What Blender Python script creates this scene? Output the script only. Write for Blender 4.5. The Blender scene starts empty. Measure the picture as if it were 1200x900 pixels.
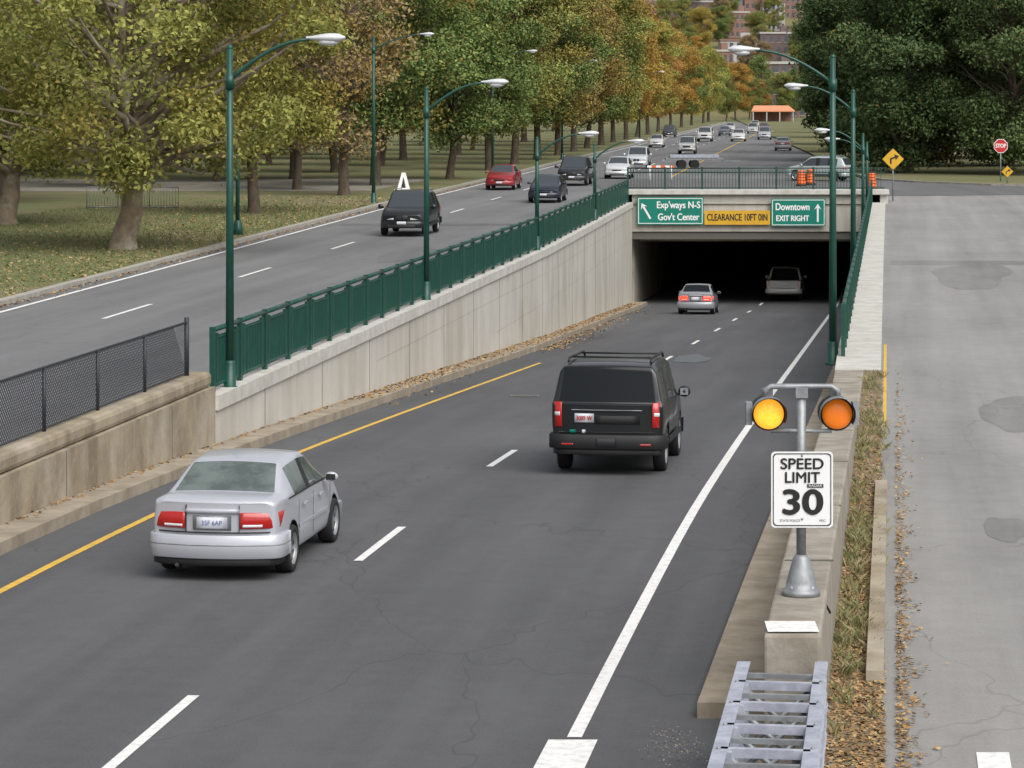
import bpy, math, random, bmesh
import numpy as np
from mathutils import Vector, Matrix
random.seed(7)
scene=bpy.context.scene
col=scene.collection
scene.view_settings.view_transform='Standard'
scene.view_settings.look='None'
scene.view_settings.exposure=0

# ------------------------------------------------------------ materials
def M(name,c,rough=.8,metal=0,c2=None,scale=4,stretch=(1,1,1),lo=.38,hi=.62,bump=0,bscale=None,coat=0,emis=None,es=0,rot=0,c3=None,scale3=.5,spec=None):
    m=bpy.data.materials.new(name); m.use_nodes=True
    nt=m.node_tree; N=nt.nodes; L=nt.links
    b=N['Principled BSDF']
    b.inputs['Base Color'].default_value=(*c,1); b.inputs['Roughness'].default_value=rough
    b.inputs['Metallic'].default_value=metal
    if spec is not None: b.inputs['Specular IOR Level'].default_value=spec
    if coat: b.inputs['Coat Weight'].default_value=coat; b.inputs['Coat Roughness'].default_value=.06
    if emis: b.inputs['Emission Color'].default_value=(*emis,1); b.inputs['Emission Strength'].default_value=es
    if c2 or bump:
        tc=N.new('ShaderNodeTexCoord'); mp=N.new('ShaderNodeMapping')
        mp.inputs['Scale'].default_value=stretch; mp.inputs['Rotation'].default_value=(0,0,rot)
        L.new(tc.outputs['Object'],mp.inputs[0])
        def ramp(sc,vec,lo,hi,ca,cb,base=None):
            n=N.new('ShaderNodeTexNoise'); n.inputs['Scale'].default_value=sc; n.inputs['Detail'].default_value=6; n.inputs['Roughness'].default_value=.65
            L.new(vec,n.inputs['Vector'])
            mr=N.new('ShaderNodeMapRange'); mr.inputs[1].default_value=lo; mr.inputs[2].default_value=hi
            L.new(n.outputs[0],mr.inputs[0])
            mx=N.new('ShaderNodeMix'); mx.data_type='RGBA'
            L.new(mr.outputs[0],mx.inputs[0])
            if base is None: mx.inputs[6].default_value=(*ca,1)
            else: L.new(base,mx.inputs[6])
            mx.inputs[7].default_value=(*cb,1)
            return mx.outputs[2],n
        if c2:
            o,n=ramp(scale,mp.outputs[0],lo,hi,c,c2)
            if c3:
                o,_=ramp(scale3,tc.outputs['Object'],.45,.75,None,c3,base=o)
            L.new(o,b.inputs['Base Color'])
        if bump:
            n2=N.new('ShaderNodeTexNoise'); n2.inputs['Scale'].default_value=bscale or scale*5; n2.inputs['Detail'].default_value=4
            L.new(tc.outputs['Object'],n2.inputs['Vector'])
            bp=N.new('ShaderNodeBump'); bp.inputs['Strength'].default_value=bump; bp.inputs['Distance'].default_value=.02
            L.new(n2.outputs[0],bp.inputs['Height']); L.new(bp.outputs[0],b.inputs['Normal'])
    return m

def asphalt(name,c,var,rot,patch=.12,rough=.85):
    m=bpy.data.materials.new(name); m.use_nodes=True
    nt=m.node_tree; N=nt.nodes; L=nt.links; b=N['Principled BSDF']
    b.inputs['Roughness'].default_value=rough; b.inputs['Specular IOR Level'].default_value=.35
    tc=N.new('ShaderNodeTexCoord')
    mr=N.new('ShaderNodeMapping'); mr.inputs['Rotation'].default_value=(0,0,rot); L.new(tc.outputs['Object'],mr.inputs[0])
    def noise(sc,stretch,detail=6,r=.6):
        mp=N.new('ShaderNodeMapping')
        L.new(mr.outputs[0],mp.inputs[0])
        mp.inputs['Scale'].default_value=stretch
        n=N.new('ShaderNodeTexNoise'); n.inputs['Scale'].default_value=sc; n.inputs['Detail'].default_value=detail; n.inputs['Roughness'].default_value=r
        L.new(mp.outputs[0],n.inputs['Vector']); return n.outputs[0]
    a=noise(30,(1,1,1),2,.8); s=noise(.9,(1,.035,1),5); p=noise(patch,(1,.6,1),3); q=noise(2.2,(1,1,1),6,.7)
    def math_(op,x,y):
        n=N.new('ShaderNodeMath'); n.operation=op
        for i,v in enumerate((x,y)):
            if isinstance(v,(int,float)): n.inputs[i].default_value=v
            else: L.new(v,n.inputs[i])
        return n.outputs[0]
    t=math_('ADD',math_('MULTIPLY',math_('SUBTRACT',a,.5),1.3),math_('MULTIPLY',math_('SUBTRACT',s,.5),2.1))
    t=math_('ADD',t,math_('MULTIPLY',math_('SUBTRACT',p,.5),1.5))
    t=math_('ADD',t,math_('MULTIPLY',math_('SUBTRACT',q,.5),1.0))
    f=math_('ADD',1.0,math_('MULTIPLY',t,var))
    mp=N.new('ShaderNodeMapping'); mp.inputs['Scale'].default_value=(1,.45,1); L.new(tc.outputs['Object'],mp.inputs[0])
    wn=N.new('ShaderNodeTexNoise'); wn.inputs['Scale'].default_value=1.2; L.new(mp.outputs[0],wn.inputs['Vector'])
    ad=N.new('ShaderNodeVectorMath'); ad.operation='ADD'; L.new(mp.outputs[0],ad.inputs[0]); L.new(wn.outputs['Color'],ad.inputs[1])
    vo=N.new('ShaderNodeTexVoronoi'); vo.feature='DISTANCE_TO_EDGE'; vo.inputs['Scale'].default_value=.22; L.new(ad.outputs[0],vo.inputs['Vector'])
    mr2=N.new('ShaderNodeMapRange'); mr2.inputs[1].default_value=0; mr2.inputs[2].default_value=.004; mr2.inputs[3].default_value=1-var*.55; mr2.inputs[4].default_value=1
    L.new(vo.outputs['Distance'],mr2.inputs[0]); f=math_('MULTIPLY',f,mr2.outputs[0])
    mx=N.new('ShaderNodeVectorMath'); mx.operation='SCALE'; mx.inputs[0].default_value=c
    L.new(f,mx.inputs['Scale']); L.new(mx.outputs[0],b.inputs['Base Color'])
    bp=N.new('ShaderNodeBump'); bp.inputs['Strength'].default_value=.25; bp.inputs['Distance'].default_value=.01
    L.new(a,bp.inputs['Height']); L.new(bp.outputs[0],b.inputs['Normal'])
    return m

HD=math.atan(.14)
m_low=asphalt('asphalt_dark',(.088,.089,.093),.42,HD)
m_up=asphalt('asphalt_mid',(.155,.156,.158),.36,HD)
m_cross=asphalt('asphalt_worn',(.125,.125,.127),.36,0)
m_front=asphalt('asphalt_pale',(.245,.24,.23),.38,HD,.2)
m_patch=asphalt('asphalt_repair',(.19,.187,.18),.4,HD,.3)
m_wet=asphalt('asphalt_damp',(.055,.056,.060),.4,HD,.3,rough=.3)
m_white=M('road_paint_white',(.74,.74,.72),.7,c2=(.48,.48,.47),scale=9,lo=.48,hi=.75)
m_yel=M('road_paint_yellow',(.68,.42,.06),.7,c2=(.40,.27,.08),scale=7,lo=.45,hi=.75)
m_conc=M('concrete_new',(.50,.475,.42),.9,c2=(.39,.365,.315),scale=1.1,stretch=(1,1,.22),bump=.3,bscale=12,c3=(.55,.53,.49),scale3=.25)
m_coping=M('concrete_coping',(.54,.53,.49),.9,c2=(.43,.41,.37),scale=2,bump=.2,bscale=14)
m_old=M('concrete_old',(.34,.285,.20),.95,c2=(.20,.16,.11),scale=1.3,stretch=(1,1,.5),bump=.6,bscale=10,c3=(.41,.37,.30),scale3=.7)
m_wallr=M('concrete_weathered',(.33,.30,.25),.95,c2=(.22,.195,.155),scale=1.8,bump=.5,bscale=12)
m_ledge=M('concrete_ledge',(.34,.29,.22),.95,c2=(.23,.19,.14),scale=1.6,bump=.4,bscale=14)
m_curb=M('kerb_stone',(.38,.36,.32),.9,c2=(.28,.26,.22),scale=3)
m_green=M('green_paint',(.006,.056,.040),.4,c2=(.010,.07,.05),scale=3)
m_dkgreen=M('green_paint_dark',(.008,.045,.034),.5)
m_grass=M('grass',(.105,.13,.04),.95,c2=(.155,.14,.06),scale=.55,lo=.40,hi=.64,bump=.6,bscale=9,c3=(.19,.155,.09),scale3=.13)
m_verge=M('verge_soil',(.22,.17,.11),.95,c2=(.15,.125,.075),scale=2.0,bump=.8,bscale=12)
m_path=M('path_paving',(.28,.26,.22),.9,c2=(.20,.175,.14),scale=.6)
m_steel=M('galvanised_steel',(.50,.52,.60),.45,metal=.3,c2=(.34,.36,.43),scale=5)
m_steel_d=M('steel_dull',(.33,.35,.36),.5,metal=.4,c2=(.22,.23,.24),scale=6)
m_black=M('black_plastic',(.012,.012,.013),.6)
m_wire=M('fence_wire',(.025,.028,.036),.55)
m_tyre=M('tyre_rubber',(.015,.015,.015),.85)
m_rim=M('alloy_rim',(.42,.43,.44),.35,metal=.7)
m_glass=M('car_glass',(.006,.008,.009),.12,spec=.3)
m_glass2=M('windscreen_glass',(.04,.048,.055),.06,coat=.7)
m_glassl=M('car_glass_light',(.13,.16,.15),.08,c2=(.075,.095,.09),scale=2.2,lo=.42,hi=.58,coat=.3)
m_red=M('tail_lens_red',(.42,.012,.01),.18,coat=.6)
m_redlit=M('tail_lens_lit',(.7,.02,.01),.2,emis=(1,.05,.02),es=2.0)
m_clear=M('lamp_lens_clear',(.62,.63,.64),.12,coat=.8)
m_amber=M('lamp_lens_amber',(.7,.22,.02),.2)
m_chrome=M('chrome',(.6,.6,.6),.15,metal=1)
m_plate=M('plate_white',(.62,.64,.70),.5)
m_platetxt=M('plate_text_red',(.4,.03,.03),.5)
m_plateblue=M('plate_text_blue',(.08,.12,.3),.5)
m_signg=M('sign_green',(.0,.19,.135),.45,c2=(.0,.165,.115),scale=2)
m_signy=M('sign_yellow',(.66,.38,.015),.5,c2=(.56,.31,.02),scale=2)
m_signw=M('sign_white',(.78,.79,.79),.4)
m_signk=M('sign_black',(.012,.012,.014),.5)
m_signr=M('sign_red',(.5,.02,.02),.45)
m_signo=M('barrel_orange',(.75,.13,.02),.5)
m_tun=M('tunnel_lining',(.42,.39,.33),.9,c2=(.26,.235,.19),scale=.8,stretch=(1,1,.4))
m_joint=M('joint_dark',(.12,.115,.10),.9)  # dark tone for wall joints, lintel beam and manhole centre
m_lampon=M('beacon_lit',(.9,.4,.02),.4,emis=(1,.40,.03),es=.95,c2=(.95,.55,.05),scale=14)
m_lampdim=M('beacon_amber',(.75,.17,.01),.35,emis=(1,.25,.02),es=.22)
m_head=M('lamp_head_grey',(.58,.60,.61),.4,metal=.1)
m_bark=M('bark',(.12,.09,.062),.95,c2=(.065,.048,.034),scale=3,stretch=(2,2,.5))
m_barkp=M('bark_plane_tree',(.26,.20,.14),.95,c2=(.12,.09,.06),scale=1.4,stretch=(1,1,.7),bump=.6,bscale=8,c3=(.44,.40,.32),scale3=.9)
m_brick=M('brick_red',(.28,.16,.13),.9,c2=(.23,.13,.11),scale=.6)  # brick, stone and window colours faded to paint in distance haze
m_brickd=M('brick_dark',(.16,.115,.11),.9,c2=(.135,.095,.09),scale=.6)
m_stone=M('stone_pale',(.46,.45,.43),.9,c2=(.40,.39,.37),scale=.3)
m_win=M('window_glass',(.09,.10,.12),.15)
m_awning=M('awning_orange',(.62,.27,.14),.7)
m_hill=M('hillside',(.13,.14,.05),.95,c2=(.20,.15,.06),scale=.05)

def leafmat(name,transl=.22):
    m=bpy.data.materials.new(name); m.use_nodes=True
    nt=m.node_tree; N=nt.nodes; L=nt.links
    for n in list(N): N.remove(n)
    out=N.new('ShaderNodeOutputMaterial')
    oi=N.new('ShaderNodeObjectInfo'); at=N.new('ShaderNodeAttribute'); at.attribute_name='shade'
    at2=N.new('ShaderNodeAttribute'); at2.attribute_name='tint'
    vm=N.new('ShaderNodeVectorMath'); vm.operation='SCALE'
    L.new(oi.outputs['Color'],vm.inputs[0]); L.new(at.outputs['Fac'],vm.inputs['Scale'])
    mx=N.new('ShaderNodeMix'); mx.data_type='RGBA'
    L.new(at2.outputs['Fac'],mx.inputs[0]); L.new(vm.outputs[0],mx.inputs[6]); mx.inputs[7].default_value=(.32,.22,.06,1)
    d=N.new('ShaderNodeBsdfDiffuse'); L.new(mx.outputs[2],d.inputs[0])
    if transl:
        t=N.new('ShaderNodeBsdfTranslucent'); ms=N.new('ShaderNodeMixShader'); ms.inputs[0].default_value=transl
        L.new(mx.outputs[2],t.inputs[0]); L.new(d.outputs[0],ms.inputs[1]); L.new(t.outputs[0],ms.inputs[2]); L.new(ms.outputs[0],out.inputs[0])
    else: L.new(d.outputs[0],out.inputs[0])
    return m
m_leaf=leafmat('plane_leaves'); m_leaf0=leafmat('tree_leaves',0)

# ------------------------------------------------------------ mesh helpers
class MB:
    def __init__(s): s.v=[];s.f=[];s.m=[];s.mats=[];s.sm=[]
    def mi(s,m):
        if m not in s.mats: s.mats.append(m)
        return s.mats.index(m)
    def face(s,pts,m,smooth=False):
        n=len(s.v); s.v+= [tuple(p) for p in pts]; s.f.append(tuple(range(n,n+len(pts)))); s.m.append(s.mi(m)); s.sm.append(smooth)
    def box(s,c,d,m,rz=0):
        x,y,z=[k/2 for k in d]; n=len(s.v); cr,sr=math.cos(rz),math.sin(rz)
        for a,b,e in [(-x,-y,-z),(x,-y,-z),(x,y,-z),(-x,y,-z),(-x,-y,z),(x,-y,z),(x,y,z),(-x,y,z)]:
            s.v.append((c[0]+a*cr-b*sr,c[1]+a*sr+b*cr,c[2]+e))
        for q in [(0,3,2,1),(4,5,6,7),(0,1,5,4),(1,2,6,5),(2,3,7,6),(3,0,4,7)]:
            s.f.append(tuple(n+i for i in q)); s.m.append(s.mi(m)); s.sm.append(False)
    def tube(s,path,rad,m,seg=8,caps=True,smooth=True):
        path=[Vector(p) for p in path]
        if not hasattr(rad,'__len__'): rad=[rad]*len(path)
        n0=len(s.v); k=s.mi(m); a=None
        for i,p in enumerate(path):
            t=(path[min(i+1,len(path)-1)]-path[max(i-1,0)])
            if t.length<1e-9: t=Vector((0,0,1))
            t.normalize()
            if a is None: a=Vector((1,0,0)) if abs(t.x)<.8 else Vector((0,1,0))
            a=a-t*a.dot(t)
            if a.length<1e-3: a=t.orthogonal()
            a.normalize(); b=t.cross(a)
            for j in range(seg):
                an=2*math.pi*j/seg
                s.v.append(tuple(p+(a*math.cos(an)+b*math.sin(an))*rad[i]))
        for i in range(len(path)-1):
            for j in range(seg):
                q=n0+i*seg+j; r=n0+i*seg+(j+1)%seg
                s.f.append((q,r,r+seg,q+seg)); s.m.append(k); s.sm.append(smooth)
        if caps:
            s.f.append(tuple(n0+j for j in reversed(range(seg)))); s.m.append(k); s.sm.append(False)
            e=n0+(len(path)-1)*seg
            s.f.append(tuple(e+j for j in range(seg))); s.m.append(k); s.sm.append(False)
    def ell(s,c,r,m,seg=12,rings=8):
        n0=len(s.v);k=s.mi(m)
        for i in range(rings+1):
            ph=math.pi*i/rings
            for j in range(seg):
                th=2*math.pi*j/seg
                s.v.append((c[0]+r[0]*math.sin(ph)*math.cos(th),c[1]+r[1]*math.sin(ph)*math.sin(th),c[2]+r[2]*math.cos(ph)))
        for i in range(rings):
            for j in range(seg):
                a=n0+i*seg+j;b=n0+i*seg+(j+1)%seg
                s.f.append((a,a+seg,b+seg,b)); s.m.append(k); s.sm.append(True)
    def obj(s,name,parent=None,loc=(0,0,0),bevel=0):
        me=bpy.data.meshes.new(name); me.from_pydata(s.v,[],s.f)
        for m in s.mats: me.materials.append(m)
        me.polygons.foreach_set('material_index',s.m); me.polygons.foreach_set('use_smooth',s.sm)
        me.update(); o=bpy.data.objects.new(name,me); col.objects.link(o); o.location=loc
        if parent: o.parent=parent
        if bevel:
            b=o.modifiers.new('bevel','BEVEL'); b.width=bevel; b.segments=2; b.limit_method='ANGLE'
        return o
def empty(name,loc=(0,0,0),rot=(0,0,0),scale=(1,1,1)):
    e=bpy.data.objects.new(name,None); e.empty_display_size=.3; col.objects.link(e)
    e.location=loc; e.rotation_euler=rot; e.scale=scale; return e
texts=[]
def text(s,parent,loc,size,width,mat,name='lettering',off=0,rz=0):
    # off = stroke thickening in metres, made from closely stacked copies of the letters
    shifts=[(0,0)] if not off else [(0,0),(off,0),(-off,0),(0,off*.7),(0,-off*.7)]
    for i,(dx,dz) in enumerate(shifts):
        c=bpy.data.curves.new(name,'FONT'); c.body=s; c.size=size; c.align_x='CENTER'; c.align_y='CENTER'
        c.materials.append(mat)
        o=bpy.data.objects.new(name,c); col.objects.link(o); o.parent=parent; o.location=(loc[0]+dx,loc[1]-.0006*i,loc[2]+dz); o.rotation_euler=(math.pi/2,0,rz)
        texts.append((o,width))
def interp(t):
    xs=[a for a,b in t]; ys=[b for a,b in t]
    ms=[]
    for i in range(len(xs)):
        if i==0 or i==len(xs)-1: ms.append(0)
        else: ms.append((ys[i+1]-ys[i-1])/(xs[i+1]-xs[i-1]))
    def f(x):
        if x<=xs[0]: return ys[0]
        if x>=xs[-1]: return ys[-1]
        for i in range(len(xs)-1):
            if x<=xs[i+1]:
                h=xs[i+1]-xs[i]; t=(x-xs[i])/h
                return (2*t**3-3*t*t+1)*ys[i]+(t**3-2*t*t+t)*h*ms[i]+(-2*t**3+3*t*t)*ys[i+1]+(t**3-t*t)*h*ms[i+1]
    return f
def lin(t):
    return lambda x: float(np.interp(x,[a for a,b in t],[b for a,b in t]))

# ------------------------------------------------------------ site geometry (metres; y runs away from the footbridge)
cx=lambda D:.14*D-7.03                     # lane line of underpass road
zlow=interp([(-60,0),(20,0),(30,-.01),(40,-.15),(50,-.5),(60,-.93),(80,-1.86),(100,-2.8),(125,-3.98),(144,-4.87),(165,-5.3),(340,-5.3)])
uw=lin([(-60,-5.4),(50,-5.4),(100,-5.6),(120,-6.1),(143,-6.7),(340,-6.7)])
zr=lin([(60,0),(150,.5)])
zcop=lin([(24,1.12),(30,1.05),(40,.72),(50,.28),(60,.03),(64,.05),(90,.21),(143,.54)])
ZU=.5
cu=lambda D:-9.9+.115*(D-70.4)             # lane line of surface road
lc=lambda D:cu(D)-lin([(70,3.8),(137,4.6),(400,4.6)])(D)   # its left kerb

def frange(a,b,s):
    r=[];x=a
    while x<b-1e-6: r.append(x); x+=s
    return r+[b]
def ribbon(name,st,fl,fr,fz,mat,fz2=None,parent=None):
    mb=MB(); fz2=fz2 or fz
    for a,b in zip(st[:-1],st[1:]):
        mb.face([(fl(a),a,fz(a)),(fr(a),a,fz2(a)),(fr(b),b,fz2(b)),(fl(b),b,fz(b))],mat,True)
    o=mb.obj(name,parent)
    bm=bmesh.new(); bm.from_mesh(o.data); bmesh.ops.remove_doubles(bm,verts=bm.verts,dist=1e-4); bm.to_mesh(o.data); bm.free()
    return o
def wall(name,st,fi,fo,ft,fb,mat,parent=None,bevel=0):
    mb=MB(); k=mb.mi(mat)
    for D in st:
        mb.v+=[(fi(D),D,fb(D)),(fi(D),D,ft(D)),(fo(D),D,ft(D)),(fo(D),D,fb(D))]
    n=len(st)
    for i in range(n-1):
        for j in range(4):
            a=i*4+j;b=i*4+(j+1)%4; mb.f.append((a,b,b+4,a+4)); mb.m.append(k); mb.sm.append(False)
    mb.f.append((0,1,2,3)); mb.f.append(tuple(4*(n-1)+j for j in (3,2,1,0))); mb.m+=[k,k]; mb.sm+=[False,False]
    o=mb.obj(name,parent,bevel=bevel)
    bm=bmesh.new(); bm.from_mesh(o.data); bmesh.ops.recalc_face_normals(bm,faces=bm.faces); bm.to_mesh(o.data); bm.free()
    return o

# ground sheet with the underpass trench left open
mb=MB(); sts=frange(-60,143,7)
lo_=lambda D:cx(D)+uw(D)-.5
ro_=lambda D:cx(D)+6.35
for a,b in zip(sts[:-1],sts[1:]):
    mb.face([(-2500,a,.47),(lo_(a),a,.47),(lo_(b),b,.47),(-2500,b,.47)],m_grass)
    mb.face([(ro_(a),a,zr(a)-.03),(2500,a,zr(a)-.03),(2500,b,zr(b)-.03),(ro_(b),b,zr(b)-.03)],m_grass)
mb.face([(-2500,143,.46),(2500,143,.46),(2500,150,.46),(-2500,150,.46)],m_grass)
mb.face([(-2500,150,.46),(2500,150,.46),(2500,4000,.46),(-2500,4000,.46)],m_grass)
mb.obj('ground')
S=frange(-50,330,3.8)
ribbon('underpass_road',S,lambda D:cx(D)+uw(D)-.02,lambda D:cx(D)+5.9,zlow,m_low)
mk=MB()
def strip(mb,d0,d1,fx,w,fz,m,e=.006,n=None):
    n=n or max(1,int((d1-d0)/3)); 
    for i in range(n):
        a=d0+(d1-d0)*i/n;b=d0+(d1-d0)*(i+1)/n
        mb.face([(fx(a)-w/2,a,fz(a)+e),(fx(a)+w/2,a,fz(a)+e),(fx(b)+w/2,b,fz(b)+e),(fx(b)-w/2,b,fz(b)+e)],m)
d=25.8-3*11.6
while d<300:
    strip(mk,d-1.6,d+1.6,cx,.12,zlow,m_white,n=2)
    d+=11.6 if d<45 else 11.9
strip(mk,25.6,300,lambda D:cx(D)+4.03,.14,zlow,m_white,n=90)
strip(mk,-40,25.5,lambda D:cx(D)+4.03,.46,zlow,m_white,n=30)
yl=lin([(0,-3.95),(50,-3.9),(82,-3.6),(100,-3.7)])
strip(mk,-40,82,lambda D:cx(D)+yl(D),.12,zlow,m_yel,n=50)
mk.obj('road_marking')
far_r=lambda D:cu(D)+lin([(0,7.2),(137,7.9),(175,8),(190,17),(266,17),(600,13)])(D)
SU=frange(-60,620,10)
ribbon('surface_road',[D for D in SU if D<=140]+[143.0],lc,lambda D:cx(D)+uw(D)-.5,lambda D:ZU,m_up)
ribbon('avenue_road',[143.0,150,160,170,175,180,190]+[D for D in SU if D>=200],lc,far_r,lambda D:ZU,m_up)
mb=MB()
mb.face([(cx(144)-6.5,144.2,ZU+.022),(cx(144)+6.6,144.2,ZU+.022),(cx(153)+6.6,153,ZU+.022),(30,155,ZU+.022),(62,149,ZU+.022),(130,140,ZU+.022),(130,186,ZU+.022),(far_r(150)-3,186,ZU+.022)],m_cross)
mb.obj('cross_street')
mk=MB()
d=70.4-15.7*6
while d<600:
    strip(mk,d-2.4,d+2.4,cu,.13,lambda D:ZU,m_white,e=.012 if not 143<d<190 else .03,n=1); 
    if d>190: strip(mk,d-2.4,d+2.4,lambda D:cu(D)+3.6,.13,lambda D:ZU,m_white,e=.012,n=1)
    d+=15.7
strip(mk,-50,600,lambda D:lc(D)+.62,.15,lambda D:ZU,m_white,e=.012,n=70)
strip(mk,190,600,lambda D:cu(D)+7.2,.15,lambda D:ZU,m_yel,e=.012,n=30)
mk.obj('road_marking')
ribbon('park_lawn',SU,lambda D:-900,lambda D:lc(D)-.3,lambda D:ZU+.13,m_grass)
wall('kerb',SU,lambda D:lc(D),lambda D:lc(D)-.3,lambda D:ZU+.135,lambda D:ZU-.1,m_curb)
mb=MB(); mb.face([(-200,150,ZU+.14),(-8.2,158,ZU+.14),(-5.2,182,ZU+.14),(-200,172,ZU+.14)],m_path); mb.obj('park_path')
fl=lambda D:cx(D)+lin([(0,7.05),(50,6.75),(104,6.62),(175,6.5)])(D)
ribbon('frontage_road',frange(-50,175,5),fl,lambda D:cx(D)+22,lambda D:zr(D)+(.004 if D<150 else .008),m_front)
mb=MB()
strip(mb,18,25.0,lambda D:cx(D)+7.93,.30,zr,m_white,e=.012,n=1)
strip(mb,18,25.0,lambda D:cx(D)+10.8,.12,zr,m_white,e=.012,n=1)
strip(mb,125,146,lambda D:cx(D)+14.2,.12,zr,m_white,e=.03,n=5)
strip(mb,50,66,lambda D:fl(D)+.10,.07,zr,m_yel,e=.012,n=5)
mb.obj('road_marking')
# repaired patches, trench reinstatements and a damp spot
def blob(mb,x,D,rx,ry,fz,m,e,seed,n=28,sq=0):
    r=random.Random(seed); ph=[r.uniform(0,6.28) for _ in range(4)]; P=[]
    for k in range(n):
        a=2*math.pi*k/n; rr=1+.13*math.sin(2*a+ph[0])+.09*math.sin(3*a+ph[1])+.06*math.sin(5*a+ph[2])+.03*math.sin(9*a+ph[3])
        y=D+ry*rr*math.sin(a); P.append((x+rx*rr*math.cos(a)+.14*(y-D),y,fz(y)+e))
    mb.face(P,m)
mb=MB()
for x,D,rx,ry,sd in ((cx(52)+9.3,52,.55,3.2,1),(cx(90)+9.6,90,1.3,6,2),(cx(38)+8.6,38,.3,1.2,4)): blob(mb,x,D,rx,ry,zr,m_patch,.008,sd)
strip(mb,95,97.2,lambda D:fl(D)+5,9.5,zr,m_patch,e=.009,n=1)
blob(mb,cu(96)+3.5,96,1.0,5,lambda D:ZU,m_cross,.006,7)
strip(mb,118,119.6,lambda D:cu(D)+1.4,9,lambda D:ZU,m_cross,e=.0065,n=1)
blob(mb,cx(84.5)+.75,84.5,.55,2.6,zlow,m_wet,.010,9); blob(mb,cx(80)+.1,80.5,.22,1.2,zlow,m_wet,.010,10)
mb.obj('road_patches')
e=empty('manhole_cover',(cx(66)-1.9,66,zlow(66)+.012)); mb=MB()
for r_,z_,mm in ((.36,0,m_steel_d),(.31,.004,m_joint)):
    mb.face([(r_*math.cos(k*math.pi/12),r_*math.sin(k*math.pi/12),z_-.045*r_*math.sin(k*math.pi/12)) for k in range(24)],mm)
mb.obj('cover',e)
pts=[(24.6,200),(24.2,188),(24.6,182),(26.2,177),(30,171),(38,166),(60,160),(140,150),(400,140)]
mb=MB()
for (a,b),(c,d_) in zip(pts[:-1],pts[1:]):
    mb.face([(a,b,.5),(c,d_,.5),(c,d_,.64),(a,b,.64)],m_curb)
    n=Vector((-(d_-b),(c-a),0)).normalized()*.3
    mb.face([(a,b,.64),(c,d_,.64),(c+abs(n.x),d_+abs(n.y),.64),(a+abs(n.x),b+abs(n.y),.64)],m_curb)
mb.obj('kerb')
mb=MB(); mb.face([(a+.2,b+.2,.635) for a,b in pts]+[(900,140,.635),(900,900,.635),(70,900,.635)],m_grass); mb.obj('lawn')

# ------------------------------------------------------------ retaining walls
SW=frange(50,143,3.1)
w=empty('retaining_wall')
wall('wall_face',SW,lambda D:cx(D)+uw(D),lambda D:cx(D)+uw(D)-.55,lambda D:.28,lambda D:zlow(D)-.3,m_conc,w)
wall('coping',SW,lambda D:cx(D)+uw(D)+.06,lambda D:cx(D)+uw(D)-.55,lambda D:.55,lambda D:.282,m_coping,w)
mb=MB()
d=54.0
while d<142:
    x=cx(d)+uw(d); mb.box((x+.001,d,(.28+zlow(d))/2),(.012,.025,.28-zlow(d)),m_joint); d+=5.5
for zz,dd0 in ((-.35,66),(-1.4,86)):
    a=dd0
    while a<140:
        x0=cx(a)+uw(a);x1=cx(a+3)+uw(a+3)
        mb.face([(x0+.004,a,zz),(x1+.004,a+3,zz),(x1+.004,a+3,zz+.010),(x0+.004,a,zz+.010)],m_ledge); a+=3
mb.obj('joints',w)
w=empty('concrete_wall')
SO=frange(-40,50,5)
wall('wall_face',SO,lambda D:cx(D)-5.4,lambda D:cx(D)-5.9,lambda D:.72,lambda D:zlow(D)-.3,m_old,w)
wall('wall_cap',SO,lambda D:cx(D)-5.46,lambda D:cx(D)-5.95,lambda D:1.0,lambda D:.722,m_old,w,bevel=.08)
mb=MB()
for dd in (47,41,35,29,23): mb.box((cx(dd)-5.399,dd,.3+zlow(dd)/2),(.01,.03,.8-zlow(dd)),m_joint)
mb.obj('joints',w)
wall('safety_walk',frange(-40,143,3.1),lambda D:cx(D)+uw(D)+.001+(0.004 if D<50 else 0),lambda D:cx(D)+lin([(50,-4.85),(90,-4.75),(143,-5.9)])(D),lambda D:zlow(D)+.17,lambda D:zlow(D)-.1,m_ledge)
w=empty('retaining_wall')
ri=lambda D:cx(D)+lin([(24,5.84),(50,5.78),(64,5.7)])(D)
wall('wall_near',frange(24.9,60,3.5),ri,lambda D:cx(D)+6.36,zcop,lambda D:zlow(D)-.5,m_wallr,w,bevel=.03)
wall('wall_far',frange(60.02,143,4),ri,lambda D:fl(D)+.01,zcop,lambda D:zlow(D)-.5,m_coping,w)
mb=MB(); 
mb.face([(ri(25)+.03,24.95,1.124),(ri(25)+.50,24.95,1.124),(ri(25)+.52,25.5,1.118),(ri(25)+.05,25.5,1.118)],m_white)
for dd in (29.2,34.1,39.6,45.3,51,56.4): mb.box((ri(dd)+.29,dd,zcop(dd)-.004),(.52,.018,.02),m_joint)
mb.obj('painted_end_and_joints',w)
wall('kerb',frange(26.4,143,4),lambda D:ri(D)-.01,lambda D:cx(D)+lin([(26,5.12),(40,5.25),(60,5.3)])(D),lambda D:zlow(D)+.15,lambda D:zlow(D)-.2,m_ledge)
ribbon('verge',frange(-10,60,4),lambda D:cx(D)+6.2,lambda D:fl(D)+.03,lambda D:zr(D)+.02,m_verge)
wall('kerb',frange(28,42,3.5),lambda D:cx(D)+6.74,lambda D:cx(D)+6.92,lambda D:.13,lambda D:-.1,m_old)

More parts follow.
